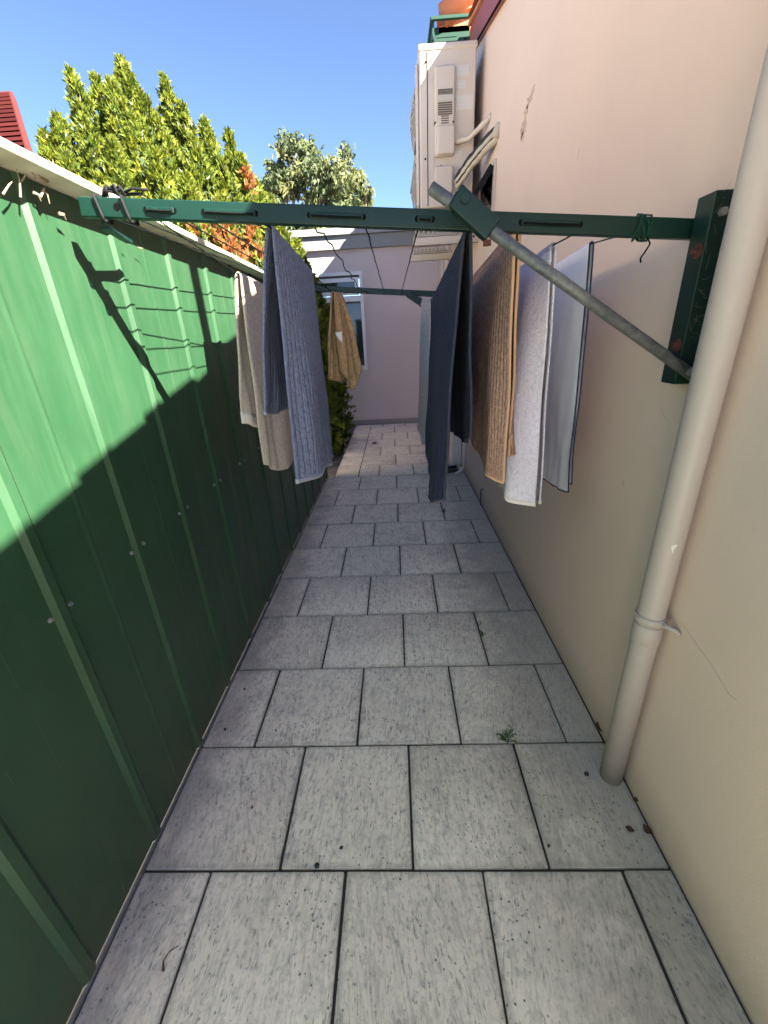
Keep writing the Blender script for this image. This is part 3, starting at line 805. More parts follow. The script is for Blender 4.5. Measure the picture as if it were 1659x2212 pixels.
# white towel with navy binding, nearest the house wall
L = pts((0, 1222, 1062, 1.361), (.5, 1190, 1045, 1.62), (1, 1150, 1010, 1.98))
towel('towel', 'thin white towel with navy bound edges, nearest the house wall', .56, 1.361, 2.0, L, off(L, .012, 0, .03), M['t_white'], 1.2, .005, 3, None, M['navytrim'], .004, length=.62)
# white terry with a blue tag
L = pts((0, 1160, 1090, 1.30), (.22, 1093, 1080, 1.31), (.34, 1083, 1050, 1.40), (1, 1062, 960, 1.92))
R = off(pts((0, 1163, 1085, 1.33)), .01)+[(1, Vector((.49, 1.92, .72)))]
tw, gr = towel('towel', 'white terry towel with a small navy tag, between the brown and white towels', .441, 1.314, 1.92, L, R, M['t_terry'], 2.0, .006, 5, (M['hemwhite'], .018, 'LR'), None, length=.75)
p = atY(1140, 1088, 1.302)
keep(MB().box((p.x-.012, p.y-.003, p.z-.008), (p.x+.012, p.y+.003, p.z+.010)).build('tag', M['navytrim'], tw), tw)
# brown
L = pts((0, 1085, 1043, 1.225), (.2, 1053, 1030, 1.235), (.32, 1043, 1000, 1.34), (1, 1000, 900, 1.95))
R = pts((0, 1100, 985, 1.26), (.3, 1102, 970, 1.40), (1, 1050, 880, 1.95))
tw, gr = towel('towel', 'brown terry towel with a paler folded edge, beside the navy one', .319, 1.237, 1.95, L, R, M['t_brown'], 1.6, .006, 9, None, M['hembrown'], length=.7)
lp_ = atY(1101, 958, 1.25)
keep(MB().tube([lp_+Vector((.004, 0, .03)), lp_+Vector((-.004, 0, .005)), lp_+Vector((0, 0, -.014)), lp_+Vector((.006, 0, .004)), lp_+Vector((.004, 0, .03))], .003, 8).build('hanging_loop', M['hembrown'], tw, smooth=True), tw)
# navy
L = pts((0, 957, 1080, 1.20), (.25, 934, 1080, 1.25), (.6, 930, 1035, 1.55), (1, 921, 965, 2.0))
R = pts((0, 1019, 948, 1.22), (.3, 1004, 952, 1.40), (1, 972, 930, 2.0))
towel('towel', 'dark navy terry towel with its two halves hanging apart', .192, 1.21, 2.05, L, R, M['t_navy'], 1.8, .008, 13, None, M['hemnavy'], length=.75)
# pale grey behind the navy one
L = pts((0, 928, 990, 2.25), (.5, 915, 960, 2.55), (1, 904, 925, 2.88))
R = pts((0, 945, 985, 2.25), (1, 925, 900, 2.88))
towel('towel', 'pale speckled grey towel hanging behind the navy towel', .192, 2.25, 2.88, L, R, M['t_grey'], 2.0, .008, 17, None, None, length=.75)
# blue grey
R = pts((0, 643, 1048, 1.245), (.22, 692, 1030, 1.36), (.34, 699, 1008, 1.44), (.6, 711, 1005, 1.58), (1, 719, 985, 1.76))
L = pts((0, 572, 899, 1.25), (.5, 600, 890, 1.5), (1, 640, 880, 1.78))
towel('towel', 'blue grey ribbed towel over the line nearest the fence side', -.305, 1.246, 1.79, L, R, M['t_blue'], 2.6, .007, 21, (M['hemblue'], .02, 'LR'), None, length=.75)
# beige
R = pts((0, 565, 1006, 1.70), (.35, 597, 1016, 1.76), (.7, 634, 1003, 1.90), (1, 648, 960, 2.25))
L = pts((0, 524, 915, 1.70), (.35, 556, 922, 1.80), (1, 600, 900, 2.25))
towel('towel', 'beige terry towel with a pale hem, closest to the fence', -.555, 1.70, 2.30, L, R, M['t_beige'], 2.2, .012, 26, (M['hembeige'], .085, 'L'), None, thick=.011, length=.75)
# tan hand towel
R = pts((0, 742, 800, 2.42), (.35, 760, 842, 2.50), (.6, 776, 790, 2.58), (1, 770, 760, 2.72))
L = pts((0, 716, 812, 2.42), (.4, 736, 828, 2.52), (1, 745, 800, 2.72))
tw, gr = towel('towel', 'small golden tan hand towel bunched behind the blue towel', -.305, 2.42, 2.72, L, R, M['t_tan'], 2.6, .022, 33, None, M['hemtan'], thick=.009, length=.45, nu=26, nv=26, swell=.012)
p = atY(733, 727, 2.40)
m_ = MB(); m_.add([p+Vector(v) for v in ((-.022, 0, .02), (.016, -.004, .024), (.014, -.006, -.03), (-.004, -.006, -.012), (-.022, .003, .02), (.016, -.001, .024), (.014, -.003, -.03), (-.004, -.003, -.012))],
                  [(0, 1, 2, 3), (7, 6, 5, 4), (0, 4, 5, 1), (1, 5, 6, 2), (2, 6, 7, 3), (3, 7, 4, 0)])
keep(m_.build('care_tag', M['hemwhite'], tw), tw)

# ================================================================== AIR CONDITIONER
AX0, AX1, AY0, AY1, AZ0, AZ1 = .255, .665, 4.0, 4.93, 2.345, 3.30
ac = thing('air_conditioner', 'tall cream air conditioner outdoor unit bracketed high on the house wall', 'air conditioner', loc=(.5, 4.4, AZ0))
body = keep(B((AX0, AY0, AZ0), (AX1, AY1, AZ1)).build('body', M['acwhite'], ac, bev=.012, seg=3), ac)
def asub(o): return keep(o, body)
keep(B((AX0-.006, AY0-.006, AZ1-.028), (AX1+.006, AY1+.006, AZ1+.012)).build('top_lid', M['acwhite'], ac, bev=.01, seg=3), ac)
def acp(cx, cy): return atY(877.8+.17364*cx, .17364*cy, AY0)
def acbox(c0, c1, d, name, mt, bev=.0, y=AY0, gap=.0):
    a = acp(*c0); b = acp(*c1)
    return keep(B((min(a.x, b.x), y-d, min(a.z, b.z)), (max(a.x, b.x), y-gap, max(a.z, b.z))).build(name, mt, ac, bev=bev), ac)
asub(B((AX0+.055, AY0-.004, AZ0+.01), (AX0+.060, AY0+.002, AZ1-.03)).build('seam', M['dark'], body))
asub(B((AX0+.105, AY0-.0035, AZ0+.01), (AX0+.108, AY0+.002, AZ1-.32)).build('seam', M['acgrill'], body))
cov = acbox((345, 855), (585, 1955), .045, 'valve_cover', M['acwhite'], .014)
cov2 = acbox((375, 1600), (590, 1945), .062, 'valve_cover_lower', M['acwhite'], .014)
lowb = acbox((345, 2095), (570, 2420), .055, 'terminal_cover', M['acwhite'], .014)
def slots(y0, y1, x0, x1, n):
    for k in range(n):
        y = y0+(y1-y0)*k/max(1, n-1); a = acp(x0, y-3.5); b = acp(x1, y+3.5)
        asub(B((a.x, AY0-.047, b.z), (b.x, AY0-.044, a.z)).build('vent_slot', M['slotdark'], body))
slots(1158, 1210, 385, 565, 3); slots(1318, 1455, 385, 560, 6); slots(1480, 1565, 425, 520, 4)
a = acp(375, 1225); b = acp(575, 1285); asub(B((a.x, AY0-.049, b.z), (b.x, AY0-.044, a.z)).build('hand_hold', M['acgrill'], body))
for (c0, c1) in (((625, 815), (778, 940)), ((622, 1005), (730, 1105)), ((620, 1185), (825, 1355)), ((590, 1870), (685, 1940))):
    acbox(c0, c1, .002, 'sticker', M['sticker'])
for c in ((235, 780), (235, 1980), (730, 485), (325, 520), (350, 1560), (572, 1548), (432, 2070)):
    p = acp(*c); asub(MB().tube([(p.x, AY0-.0475 if 345 < c[0] < 580 and c[1] < 2000 else AY0-.009, p.z), (p.x, AY0+.001, p.z)], .006, 8).build('screw', M['dark'], body))
# bulging fan guard on the side that faces the passage
for zc in (AZ0+.26, AZ0+.70):
    fr = keep(MB().tube([(AX0-.004, AY0+.49, zc), (AX0+.004, AY0+.49, zc)], .235, 32).build('fan_opening', M['dark'], ac), ac)
    gd = MB()
    for k in range(5):
        r = .05+.045*k; P = [(AX0-.045+.10*(r/.235)**2*.4, AY0+.49+r*math.cos(a*math.pi/14), zc+r*math.sin(a*math.pi/14)) for a in range(29)]
        gd.tube(P, .0035, 5, caps=False)
    for a in range(8):
        P = [(AX0-.048+.10*(r/.235)**2*.4, AY0+.49+r*math.cos(a*math.pi/4), zc+r*math.sin(a*math.pi/4)) for r in (.03, .1, .17, .235)]
        P.append((AX0, P[-1][1], P[-1][2])); gd.tube(P, .004, 5)
    keep(gd.build('fan_guard', M['acgrill'], ac, smooth=True), ac)
fb = MB().prism([(AX0-.03, AY0+.10), (AX0+.002, AY0+.03), (AX0+.002, AY0+.06)], 2, AZ0+.05, AZ1-.05)
keep(B((AX0-.022, AY0+.06, AZ0+.03), (AX0-.002, AY0+.22, AZ1-.06)).build('front_panel', M['acwhite'], ac, bev=.01), ac)
# brackets, rubber pads
for y in (AY0+.03, AY1-.13):
    br = MB(); br.box((.195, y-.02, 2.095), (WX-.004, y+.03, 2.105)); br.box((.195, y-.02, 2.1055), (WX-.004, y-.014, 2.15))
    br.box((.62, y-.021, 2.1505), (WX-.004, y-.014, 2.19))
    keep(br.build('bracket', M['acwhite'], ac, bev=.002), ac)
    keep(B((.225, y-.015, 2.222), (.61, y+.05, 2.268)).build('support_rail', M['rustcream'], ac, bev=.004), ac)
    for z in (2.155, 2.272):
        pd = MB(); nb = 18; P = []
        for k in range(nb*4+1):
            xx = .23+(.34)*k/(nb*4); P.append((xx, z+.034+.014*math.sin(k*math.pi/4)))
        pd.prism([(.23, z)]+P+[(.57, z)], 1, y-.012, y+.045)
        keep(pd.build('rubber_pad', M['rubber'], ac), ac)
    for (xx, zz) in ((.705, 2.135), (.70, 2.165)):
        keep(MB().tube([(xx-.02, y-.027, zz), (xx-.02, y-.013, zz)], .008, 8).build('bolt', M['dark'], ac), ac)
    keep(B((.60, y-.012, 2.16), (.66, y+.05, AZ0-.002)).build('spacer', M['acwhite'], ac), ac)
keep(MB().tube([acp(600, 1790)+Vector((0, -.03, 0)), acp(760, 1765)+Vector((0, -.06, 0)), Vector((.66, 3.86, 2.76)), Vector((.735, 3.72, 2.79))], .017, 12).build('conduit', M['acwhite'], ac, smooth=True), ac)
# insulated pipe bundle into the wall
pb0 = atY(985, 395, 3.93); pb1 = atX(1073, 286, WX-.01)
def along(f, o_): return pb0.lerp(pb1, f)+o_+Vector((0, 0, .015*math.sin(f*math.pi)))
for (o_, r, mt_, nm) in ((Vector((0, 0, .022)), .022, 'blackfoam', 'pipe_insulation'), (Vector((0, -.02, .0)), .017, 'foam', 'pipe_insulation'), (Vector((.01, -.005, -.022)), .021, 'foam', 'pipe_insulation'), (Vector((.0, -.034, -.012)), .006, 'blackfoam', 'cable')):
    P = [along(k/14, o_+Vector((random.uniform(-.003, .003), random.uniform(-.002, .002), random.uniform(-.003, .003)))) for k in range(15)]
    keep(MB().tube(P, [r*random.uniform(.85, 1.15) for _ in P], 10).build(nm, M[mt_], ac, smooth=True), ac)
keep(MB().tube([pb1+Vector((-.01, -.01, -.03)), pb1+Vector((.012, -.01, .03)), pb1+Vector((.012, .02, .04))], [.03, .028, .02], 10).build('pipe_insulation', M['foam'], ac, smooth=True), ac)

# conduits and downpipe further along the wall
def wall_pipe(y, x, r, z1, label, mt_, foot=None, name='wall_pipe'):
    o = thing(name, label, 'pipe', loc=(x, y, 0))
    P = [(x, y, z1), (x, y, 1.0), (x, y, .12)]
    if foot: P += [(x-.004, y-.005, .07), (x-.03, y-.03, .04), (x-foot, y-.08, .022)]
    else: P += [(x, y, .0)]
    keep(MB().tube(P, r, 12).build('pipe', mt_, o, smooth=True), o)
    for z in (.5, 1.6):
        if z < z1: keep(MB().tube([(x, y, z), (x, y, z+.018)], r+.003, 12).build('clip', mt_, o), o)
    return o
wall_pipe(4.34, WX-.02, .013, 2.16, 'thin white drain pipe with a bent foot below the air conditioner', M['whitepipe'], .10)
wall_pipe(6.55, WX-.02, .014, 2.66, 'thin white pipe in the far corner by the end building', M['whitepipe'])
fd = thing('square_downpipe', 'pinkish square downpipe on the house wall behind the drain pipe', 'pipe', loc=(.69, 5.6, 0))
keep(B((.66, 5.55, .005), (WX-.004, 5.65, 3.0)).build('pipe', M['pinkpipe'], fd, bev=.006), fd)
keep(B((.655, 5.545, 1.4), (WX-.004, 5.655, 1.43)).build('clip', M['pinkpipe'], fd), fd)
bx = thing('meter_box', 'pale box standing at the wall foot behind the drain pipe', 'box', loc=(.66, 4.75, 0))
keep(B((.625, 4.62, .006), (WX-.004, 4.86, .40)).build('body', M['whitepipe'], bx, bev=.006), bx)
keep(B((.62, 4.613, .40), (WX-.004, 4.866, .415)).build('lid', M['acgrill'], bx), bx)
tr = thing('drip_tray', 'small black plastic tray on the pavers under the drain pipe', 'tray', loc=(.6, 4.4, 0))
keep(B((.50, 4.36, .004), (.66, 4.52, .012)).build('base', M['blackplastic'], tr), tr)
rim = MB()
for (a, b) in (((.50, 4.36, .012), (.66, 4.366, .035)), ((.50, 4.514, .012), (.66, 4.52, .035)), ((.50, 4.366, .012), (.506, 4.514, .035)), ((.654, 4.366, .012), (.66, 4.514, .035))): rim.box(a, b)
keep(rim.build('rim', M['blackplastic'], tr), tr)
hk = tag(MB().tube([(WX-.006, 3.372, .16), (WX-.02, 3.36, .17), (WX-.026, 3.37, .15), (WX-.02, 3.39, .07), (WX-.014, 3.40, .002)], .006, 8).build('wall_hook', M['galv'], None, smooth=True), 'bent grey metal rod at the foot of the house wall', 'rod')

# ================================================================== NEIGHBOUR'S RED ROOF
nb = thing('neighbour_house', 'neighbouring house with a red tiled roof showing above the fence', 'house', loc=(-5.5, 6.5, GZ))
ey, ry, ez, rz = 5.2, 7.5, 3.07, 4.75          # eave and ridge
hx = lambda y: -.697*y                           # hip line
keep(B((-12.5, 5.7, GZ-.05), (hx(5.7)-2.2, 9.0, 3.2)).build('wall', M['brick'], nb), nb)
# pale side wing of the same house, just over the fence and lower than the fence hides
M['cream'] = mat('cream_render', (.5, .42, .33), .85); t = NT(M['cream'])
t.color(t.ramp(t.noise(t.coord('World'), 1.5, 6), [(.35, (.44, .36, .28)), (.7, (.40, .33, .26))]))
keep(B((-7.5, -9, GZ-.05), (-2.7, 4.35, 2.62)).build('wing_wall', M['cream'], nb), nb)
keep(B((-7.6, -9.1, 2.622), (-2.62, 4.42, 2.70)).build('wing_roof', M['fascia'], nb), nb)
rfm = MB()
rfm.add([(-13, ey, ez), (hx(ey), ey, ez), (hx(ry), ry, rz), (-11.4, ry, rz), (hx(2*ry-ey)-.6, 2*ry-ey, ez), (-13, 2*ry-ey, ez)],
        [(0, 1, 2, 3), (1, 4, 2), (4, 5, 3, 2), (5, 0, 3), (0, 5, 4, 1)])
nroof = keep(rfm.build('roof', M['redtile'], nb), nb)
slope = (rz-ez)/(ry-ey); nrow = 17
for k in range(nrow):
    y = ey+(ry-ey)*k/nrow; z = ez+(y-ey)*slope; dy = (ry-ey)/nrow; dz = dy*slope
    for j in range(7):
        xb = hx(y)-j*.30-(.0 if j == 0 else .0); xa = xb-.295
        m_ = MB()
        m_.add([(xa, y-.045, z+.042), (xb, y-.045, z+.042), (xb-dy*.69, y+dy, z+dz), (xa-dy*.0, y+dy, z+dz), (xa, y-.05, z+.07), (xb, y-.05, z+.07), (xb-dy*.69, y+dy, z+dz+.025), (xa, y+dy, z+dz+.025)],
               [(0, 3, 2, 1), (4, 5, 6, 7), (0, 1, 5, 4), (1, 2, 6, 5), (2, 3, 7, 6), (3, 0, 4, 7)])
        m_.build('tile', M['redtile'], nroof)
P = [(hx(ey+(ry-ey)*k/16), ey+(ry-ey)*k/16, ez+(rz-ez)*k/16+.04) for k in range(17)]+[(hx(ry)-.5*k, ry, rz+.05) for k in range(1, 8)]
keep(MB().tube(P, .035, 8).build('ridge_capping', M['redtile'], nb, smooth=True), nb)

# ================================================================== TREES
def foliage_obj(name, tris, tint, mt_, parent):
    """tris: (n,3,3) array of triangles, tint: (n,)"""
    n = len(tris); me = bpy.data.meshes.new(name)
    me.vertices.add(3*n); me.vertices.foreach_set('co', tris.reshape(-1).astype(np.float32))
    me.loops.add(3*n); me.loops.foreach_set('vertex_index', np.arange(3*n, dtype=np.int32))
    me.polygons.add(n); me.polygons.foreach_set('loop_start', np.arange(0, 3*n, 3, dtype=np.int32)); 
    me.update(calc_edges=True)
    at_ = me.attributes.new('tint', 'FLOAT', 'POINT'); at_.data.foreach_set('value', np.repeat(tint, 3).astype(np.float32))
    me.materials.append(mt_)
    o = bpy.data.objects.new(name, me); COL.objects.link(o); keep(o, parent); return o

def unit(v): return v/np.maximum(np.linalg.norm(v, axis=-1, keepdims=True), 1e-9)
def sprays(cent, axis, size, nleaf, flat, rng):
    """fans of pointed leaflets: cent (n,3), axis (n,3) growth direction"""
    n = len(cent); out = []
    side = unit(np.cross(axis, rng.normal(size=(n, 3)))); nor = np.cross(axis, side)
    for k in range(nleaf):
        f = (k+.5)/nleaf
        ang = (rng.random(n)-.5)*2*1.0; lift = (rng.random(n)-.5)*2*flat
        d = unit(axis*np.cos(ang)[:, None]+side*np.sin(ang)[:, None]+nor*lift[:, None])
        base = cent+axis*(size*(rng.random(n)*.5-.3))[:, None]+side*(size*(rng.random(n)-.5)*.5)[:, None]
        L = size*(.45+.5*rng.random(n)); wd = L*(.15+.14*rng.random(n))
        ws = unit(np.cross(d, nor+.5*rng.normal(size=(n, 3))))
        out.append(np.stack([base-ws*wd[:, None], base+ws*wd[:, None], base+d*L[:, None]], 1))
    return np.concatenate(out, 0)

con = thing('conifer_tree', 'broad golden green conifer with many pointed leaders beyond the fence', 'tree', loc=(-2.3, 5.6, GZ))
keep(MB().tube([(-2.3, 5.7, GZ-.05), (-2.32, 5.7, .6), (-2.25, 5.65, 1.6), (-2.4, 5.6, 2.6)], [.17, .14, .10, .05], 10).build('trunk', M['trunk'], con, smooth=True), con)
LD = [  # leader tip pixel, depth, radius, foot height
    (150, 152, 5.2, .30, .9), (122, 250, 5.0, .42, .3), (92, 285, 4.95, .34, .3), (205, 165, 5.4, .34, .9), (262, 130, 5.6, .42, .8), (238, 175, 5.2, .36, .6), (300, 200, 5.2, .4, .5),
    (352, 163, 5.7, .26, 1.2), (335, 250, 5.3, .42, .3), (392, 228, 5.6, .36, .6), (440, 258, 5.8, .34, .5), (415, 300, 5.2, .38, .2), (492, 283, 6.0, .27, .6), (520, 335, 5.8, .34, .3),
    (470, 340, 5.4, .40, .1), (550, 385, 6.0, .36, .2), (585, 430, 5.7, .36, .1), (180, 260, 4.9, .42, .2), (240, 300, 4.85, .42, .1), (330, 330, 4.8, .40, .1), (400, 380, 4.85, .40, .1), (280, 250, 5.0, .4, .2),
    (470, 430, 4.95, .38, .1), (540, 480, 5.1, .36, .1), (610, 490, 5.5, .36, .0), (640, 520, 5.9, .34, .0), (662, 570, 6.1, .32, -.1), (690, 640, 6.2, .30, -.15), (655, 600, 5.6, .34, -.15), (706, 720, 6.1, .26, -.15), (590, 560, 5.3, .36, -.1), (140, 330, 4.8, .42, .1), (90, 350, 4.85, .36, .1)]
cents = []; axes = []; sizes = []; tints = []; core = MB(); stems = MB()
for (px, py, Y, R_, z0) in LD:
    tip = np.array(atY(px, py, Y)); H = tip[2]-z0; foot = np.array([tip[0]*.9-.23*.5, tip[1]+.05, z0])
    n = int(1150*R_/.4*H/2.6*1.25)
    h = RNG.random(n)**.85; a = RNG.random(n)*2*np.pi
    prof = R_*np.minimum(1, ((1-h)*1.9)**.72)*(1-.25*(1-h)**3)
    lump = 1+.22*np.sin(3*a+h*9+Y*7)+.16*np.sin(5*a-h*17+px)+.14*RNG.normal(size=n)
    rr = prof*np.clip(lump, .35, 1.5)*(.72+.28*RNG.random(n))
    ax0 = foot[None]+(tip-foot)[None]*h[:, None]
    rad = np.stack([np.cos(a), np.sin(a), np.zeros(n)], 1)
    cents.append(ax0+rad*rr[:, None]); axes.append(unit(rad*.55+np.array([0, 0, 1.0])+.32*RNG.normal(size=(n, 3)))); sizes.append(.040+.045*RNG.random(n))
    tints.append(np.clip(.50+.16*np.sin(4*a+h*11+px*.1)+.13*RNG.normal(size=n), 0, .78))
    P = []; rs_ = []
    for k in range(9):
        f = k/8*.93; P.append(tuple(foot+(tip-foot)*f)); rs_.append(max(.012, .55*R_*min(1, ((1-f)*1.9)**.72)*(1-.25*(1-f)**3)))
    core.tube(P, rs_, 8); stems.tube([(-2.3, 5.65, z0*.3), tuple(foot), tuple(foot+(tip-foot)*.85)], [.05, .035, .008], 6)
cents = np.concatenate(cents); axes = np.concatenate(axes); sizes = np.concatenate(sizes); tints = np.concatenate(tints)
for (px, py, Y, r) in ((500, 500, 4.75, .36), (540, 520, 4.9, .22), (545, 385, 5.75, .16), (440, 465, 4.6, .13)):   # browned patches
    c = np.array(atY(px, py, Y)); hit = (np.linalg.norm(cents-c, axis=1) < r*(.6+.6*RNG.random(len(cents)))) & (RNG.random(len(cents)) < .7)
    tints[hit] = .82+.1*RNG.random(hit.sum())
sp_ = sprays(cents, axes, sizes, 13, .4, RNG)
tt = np.tile(tints, 13)+.05*RNG.normal(size=13*len(tints)); brown = np.tile(tints > .8, 13)
tt = np.where(brown, np.clip(tt, .825, .925), np.clip(tt, 0, .79))
seedc = (RNG.random(len(tt)) < .012) & (np.tile(cents[:, 2], 13) > 1.2); tt[seedc] = .97
foliage_obj('crown', sp_, tt, M['conifer'], con)
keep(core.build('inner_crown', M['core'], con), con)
keep(stems.build('branches', M['trunk'], con), con)

# gum tree behind the end building
gum = thing('gum_tree', 'loose grey green gum tree rising behind the end building', 'tree', loc=(-3.6, 16, GZ))
gb = Vector((-3.6, 16.0, GZ))
stem = MB(); stem.tube([gb, gb+Vector((.1, 0, 2.5)), gb+Vector((.05, .1, 4.5)), gb+Vector((.2, 0, 6.0))], [.22, .19, .14, .08], 10)
keep(stem.build('trunk', M['gumtrunk'], gum, smooth=True), gum)
gc = []; ga = []; gs = []; gt = []; limbs = MB()
blobs = [(650, 350, .9), (620, 375, .8), (600, 410, .8), (690, 375, .75), (710, 390, .8), (745, 385, .75), (770, 400, .6), (640, 420, .9), (690, 440, .8), (730, 430, .8), (765, 445, .6), (600, 470, .7), (660, 480, .8), (720, 485, .8), (780, 470, .35), (560, 440, .6), (625, 345, .5), (590, 400, .5), (790, 425, .3), (670, 500, .8), (750, 490, .5), (580, 520, .8), (640, 540, .8)]
for (px, py, r) in blobs:
    Y = 16+random.uniform(-1.2, 1.2); c = atY(px, py, Y); r *= .95
    limbs.tube([gb+Vector((.1, 0, 3.6+random.uniform(0, 1.5))), (gb+Vector((.1, 0, 5))).lerp(c, .55)+Vector((0, 0, -.2)), c], [.07, .04, .012], 6)
    for q in range(7):
        e = c+Vector((random.gauss(0, .5), random.gauss(0, .5), random.gauss(0, .45)))*r
        limbs.tube([c.lerp(e, .1)-Vector((0, 0, .1)), e], [.014, .006], 4)
        n = int(60*r); d = RNG.normal(size=(n, 3)); d = unit(d)*(RNG.random(n)**.5)[:, None]*.42*r
        gc.append(np.array(e)[None]+d*np.array([1.1, 1.1, .8])); ga.append(unit(RNG.normal(size=(n, 3))*.6+np.array([0, 0, -.9]))); gs.append(.16+.08*RNG.random(n)); gt.append(np.clip(.5+.2*RNG.normal()+.18*RNG.normal(size=n), 0, 1))
gc = np.concatenate(gc); ga = np.concatenate(ga); gs = np.concatenate(gs); gt = np.concatenate(gt)
foliage_obj('crown', sprays(gc, ga, gs, 5, .6, RNG), np.clip(np.tile(gt, 5)+.08*RNG.normal(size=5*len(gt)), 0, 1), M['gum'], gum)
keep(limbs.build('branches', M['gumtrunk'], gum), gum)

# ================================================================== SMALL THINGS
def weed(x, y, n, s, label):
    o = thing('weed', label, 'weed', 'weeds in the paver joints', loc=(x, y, 0)); m_ = MB(); stems_ = MB()
    for k in range(n):
        a = random.uniform(0, 6.28); tilt = random.uniform(.25, 1.1); L_ = s*random.uniform(.6, 1.1)
        d = Vector((math.cos(a)*math.sin(tilt), math.sin(a)*math.sin(tilt), math.cos(tilt))); sd_ = d.cross(Vector((0, 0, 1))).normalized()
        b = Vector((x, y, -.004))+Vector((random.uniform(-.004, .004), random.uniform(-.012, .012), 0)); w = L_*.075
        t1 = b+d*L_*.5; t2 = b+d*L_+Vector((0, 0, -L_*.18))
        up = sd_.cross(d)*.0012
        m_.add([b-sd_*w*.3, b+sd_*w*.3, t1+sd_*w, t1-sd_*w, t2, t1+up*2], [(0, 1, 2, 5), (1, 0, 3, 5), (2, 4, 5), (3, 5, 4)][:0] or [(0, 1, 2, 3), (3, 2, 4)])
        if k % 2 == 0:
            for f in (.45, .7):
                q = b+d*L_*f; l = (sd_*random.choice((-1, 1))+d*.6).normalized()*L_*.35; ww = l.cross(d).cross(l).normalized()*w*.7
                m_.add([q, q+l*.5+ww, q+l, q+l*.5-ww], [(0, 1, 2, 3)])
    keep(m_.build('leaves', M['weed'], o), o); return o
weed(.374, 1.10, 14, .062, 'grassy green weed in the joint nearest the downpipe')
weed(.392, 1.69, 12, .045, 'small green weed in the upright joint under the white towels')
weed(.390, 1.775, 8, .034, 'tiny green sprig just beyond another weed under the white towels')
weed(.378, 3.27, 9, .06, 'dull weed growing below the hanging navy towel')
def leaf(px, py, size, ang, mt_, label, curl=.3, z=.0):
    c = atZ(px, py, 0.004+z); m_ = MB(); nseg = 6; ca, sa_ = math.cos(ang), math.sin(ang)
    top = []; 
    for lay in (0, .0012):
        for k in range(nseg+1):
            f = k/nseg; w = math.sin(math.pi*min(max(f, .04), .97))**.8*size*.34*random.uniform(.8, 1.2); u = (f-.5)*size; h = curl*size*((f-.5)**2)*1.2+.001+lay
            for sgn in (-1, 1): top.append(Vector((c.x+u*ca-sgn*w*sa_, c.y+u*sa_+sgn*w*ca, c.z+h+.25*w)))
    fs = []
    n2 = 2*(nseg+1)
    for k in range(nseg):
        a = 2*k; fs.append((n2+a, n2+a+1, n2+a+3, n2+a+2)); fs.append((a, a+2, a+3, a+1)); fs.append((a, n2+a, n2+a+2, a+2)); fs.append((a+1, a+3, n2+a+3, n2+a+1))
    fs += [(0, 1, n2+1, n2), (2*nseg, n2+2*nseg, n2+2*nseg+1, 2*nseg+1)]
    m_.add(top, fs)
    return tag(m_.build('leaf', mt_, None), label, 'leaf', 'dead leaves on the pavers')
leaf(1297, 1575, .045, 1.9, M['leafdry'], 'largest crumpled brown leaf behind the downpipe foot', .8)
leaf(1283, 1540, .022, 2.4, M['leafdry'], 'small brown leaf scrap further along the wall behind the downpipe foot')
leaf(1335, 1683, .026, .8, M['leafdry'], 'brown leaf touching the front of the downpipe foot')
leaf(1374, 1728, .022, .1, M['leafdry'], 'brown leaf against the wall just in front of the downpipe')
leaf(1398, 1795, .030, 2.0, M['leafdry'], 'curled brown leaf against the wall between downpipe and camera', .9)
leaf(1360, 1792, .024, 2.6, M['leafdry'], 'dark leaf lying a little out from the wall in front of the downpipe')
leaf(1185, 1828, .012, 1.0, M['leafdry'], 'tiny reddish leaf scrap on the paver right of the centre joint')
leaf(737, 1832, .013, .5, M['leafdry'], 'tiny brown leaf scrap near the black gumnut')
leaf(545, 1745, .011, 1.2, M['leafdry'], 'tiny dark red leaf scrap on the left paver near the fence')
leaf(808, 958, .09, .4, M['leafdry'], 'dark leaf on the far pavers near the end building', .5)
def nut(px, py, r, label):
    c = atZ(px, py, r*.8); m_ = MB(); m_.tube([c+Vector((0, 0, -r*.8)), c+Vector((0, 0, -r*.4)), c+Vector((r*.05, 0, r*.3)), c+Vector((0, 0, r*.8))], [r*.6, r, r*.9, r*.35], 9)
    return tag(m_.build('gumnut', M['nut'], None, smooth=True), label, 'gumnut', 'gumnuts on the pavers')
nut(684, 1869, .0075, 'black gumnut on the paver joint nearest the camera')
nut(1267, 1671, .0075, 'dark gumnut on the grimy paver left of the downpipe foot')
nut(486, 1575, .005, 'small black gumnut at the foot of the fence')
nut(528, 1488, .005, 'small black gumnut further along the foot of the fence')
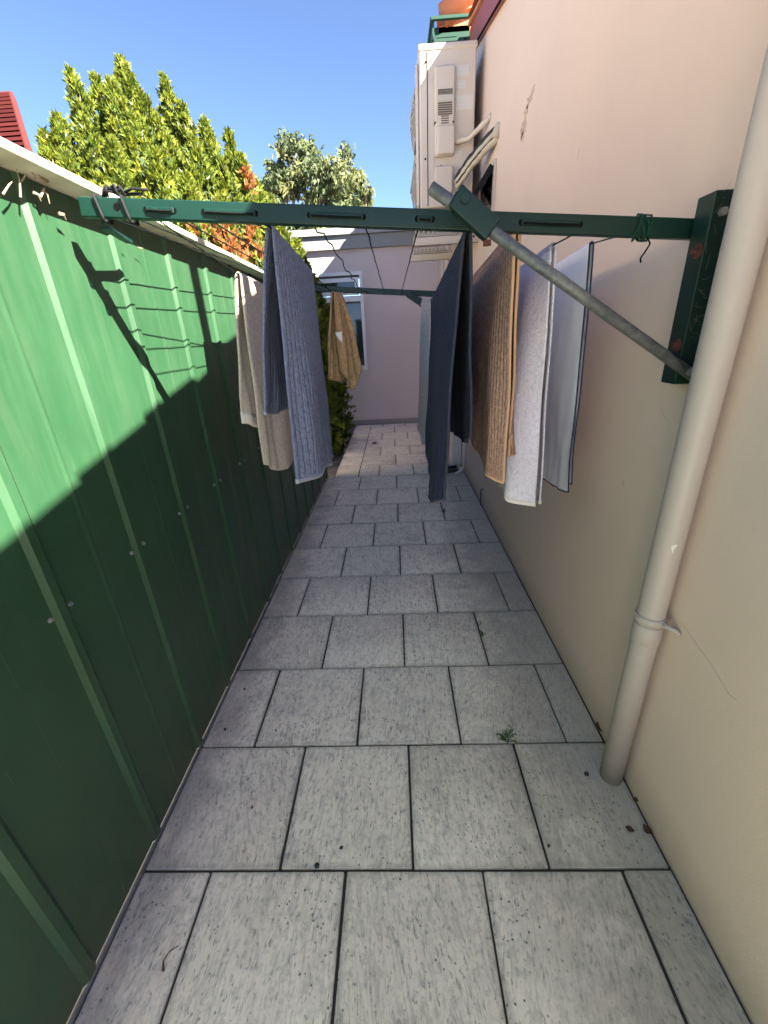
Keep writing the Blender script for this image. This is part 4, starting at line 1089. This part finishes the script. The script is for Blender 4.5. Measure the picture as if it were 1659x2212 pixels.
tw_ = MB().tube([atZ(352, 2097, .006), atZ(353, 2075, .008), atZ(366, 2055, .01), atZ(386, 2043, .006)], [.0035, .002, .0015, .001], 6)
tag(tw_.build('twig', M['leafdry'], None, smooth=True), 'curved dark twig on the near left paver', 'twig')
# litter caught under the fence cap
def litter(px, py, L_, ang, r, label, mt_='leafpale', kind='twig'):
    c = atX(px, py, FX+.03); m_ = MB(); d = Vector((0, math.cos(ang), math.sin(ang)))*L_*.5
    if kind == 'twig': m_.tube([c-d, c+Vector((.004, 0, .004)), c+d], [r, r*.8, r*.4], 6)
    else:
        s = Vector((0, -d.z, d.y)).normalized()*L_*.33
        m_.add([c-d, c-s*.8, c+d*.7-s*.6, c+d, c+s, c-d+Vector((.003, 0, 0)), c-s*.8+Vector((.006, 0, 0)), c+d*.7-s*.6+Vector((.004, 0, 0)), c+d+Vector((.003, 0, 0)), c+s+Vector((.006, 0, 0))],
               [(0, 1, 2, 3, 4), (9, 8, 7, 6, 5), (0, 5, 6, 1), (1, 6, 7, 2), (2, 7, 8, 3), (3, 8, 9, 4), (4, 9, 5, 0)])
    return tag(m_.build('dry_leaf' if kind == 'leaf' else 'twig', M[mt_], None), label, kind, 'litter caught under the fence cap')
litter(83, 372, .05, -.5, .004, 'pale flat dry leaf stuck under the fence cap', kind='leaf')
litter(57, 362, .05, -.6, .0035, 'pale twig under the cap left of the pale leaf')
litter(40, 395, .055, 1.3, .002, 'upright forked twig hanging in webs under the cap, leftmost')
litter(17, 405, .05, .7, .002, 'slanting twig crossing the leftmost forked twig')
litter(52, 375+10, .03, .7, .002, 'short pale twig between the forked twig and pale leaf')
litter(80, 425, .02, -.6, .003, 'small pale scrap below the pale leaf')
litter(92, 415, .035, .75, .003, 'bent pale twig hanging right of the pale leaf')
litter(100, 425, .025, -1.2, .002, 'thin drooping twig below the bent pale twig')
litter(135, 468, .02, -.4, .004, 'pale seed scrap on the fence below the arm end')
litter(270, 523, .02, -.5, .003, 'pale scrap in webs right of the arm end')
litter(305, 540, .03, -.3, .0015, 'thin web-wrapped twig furthest right under the cap')
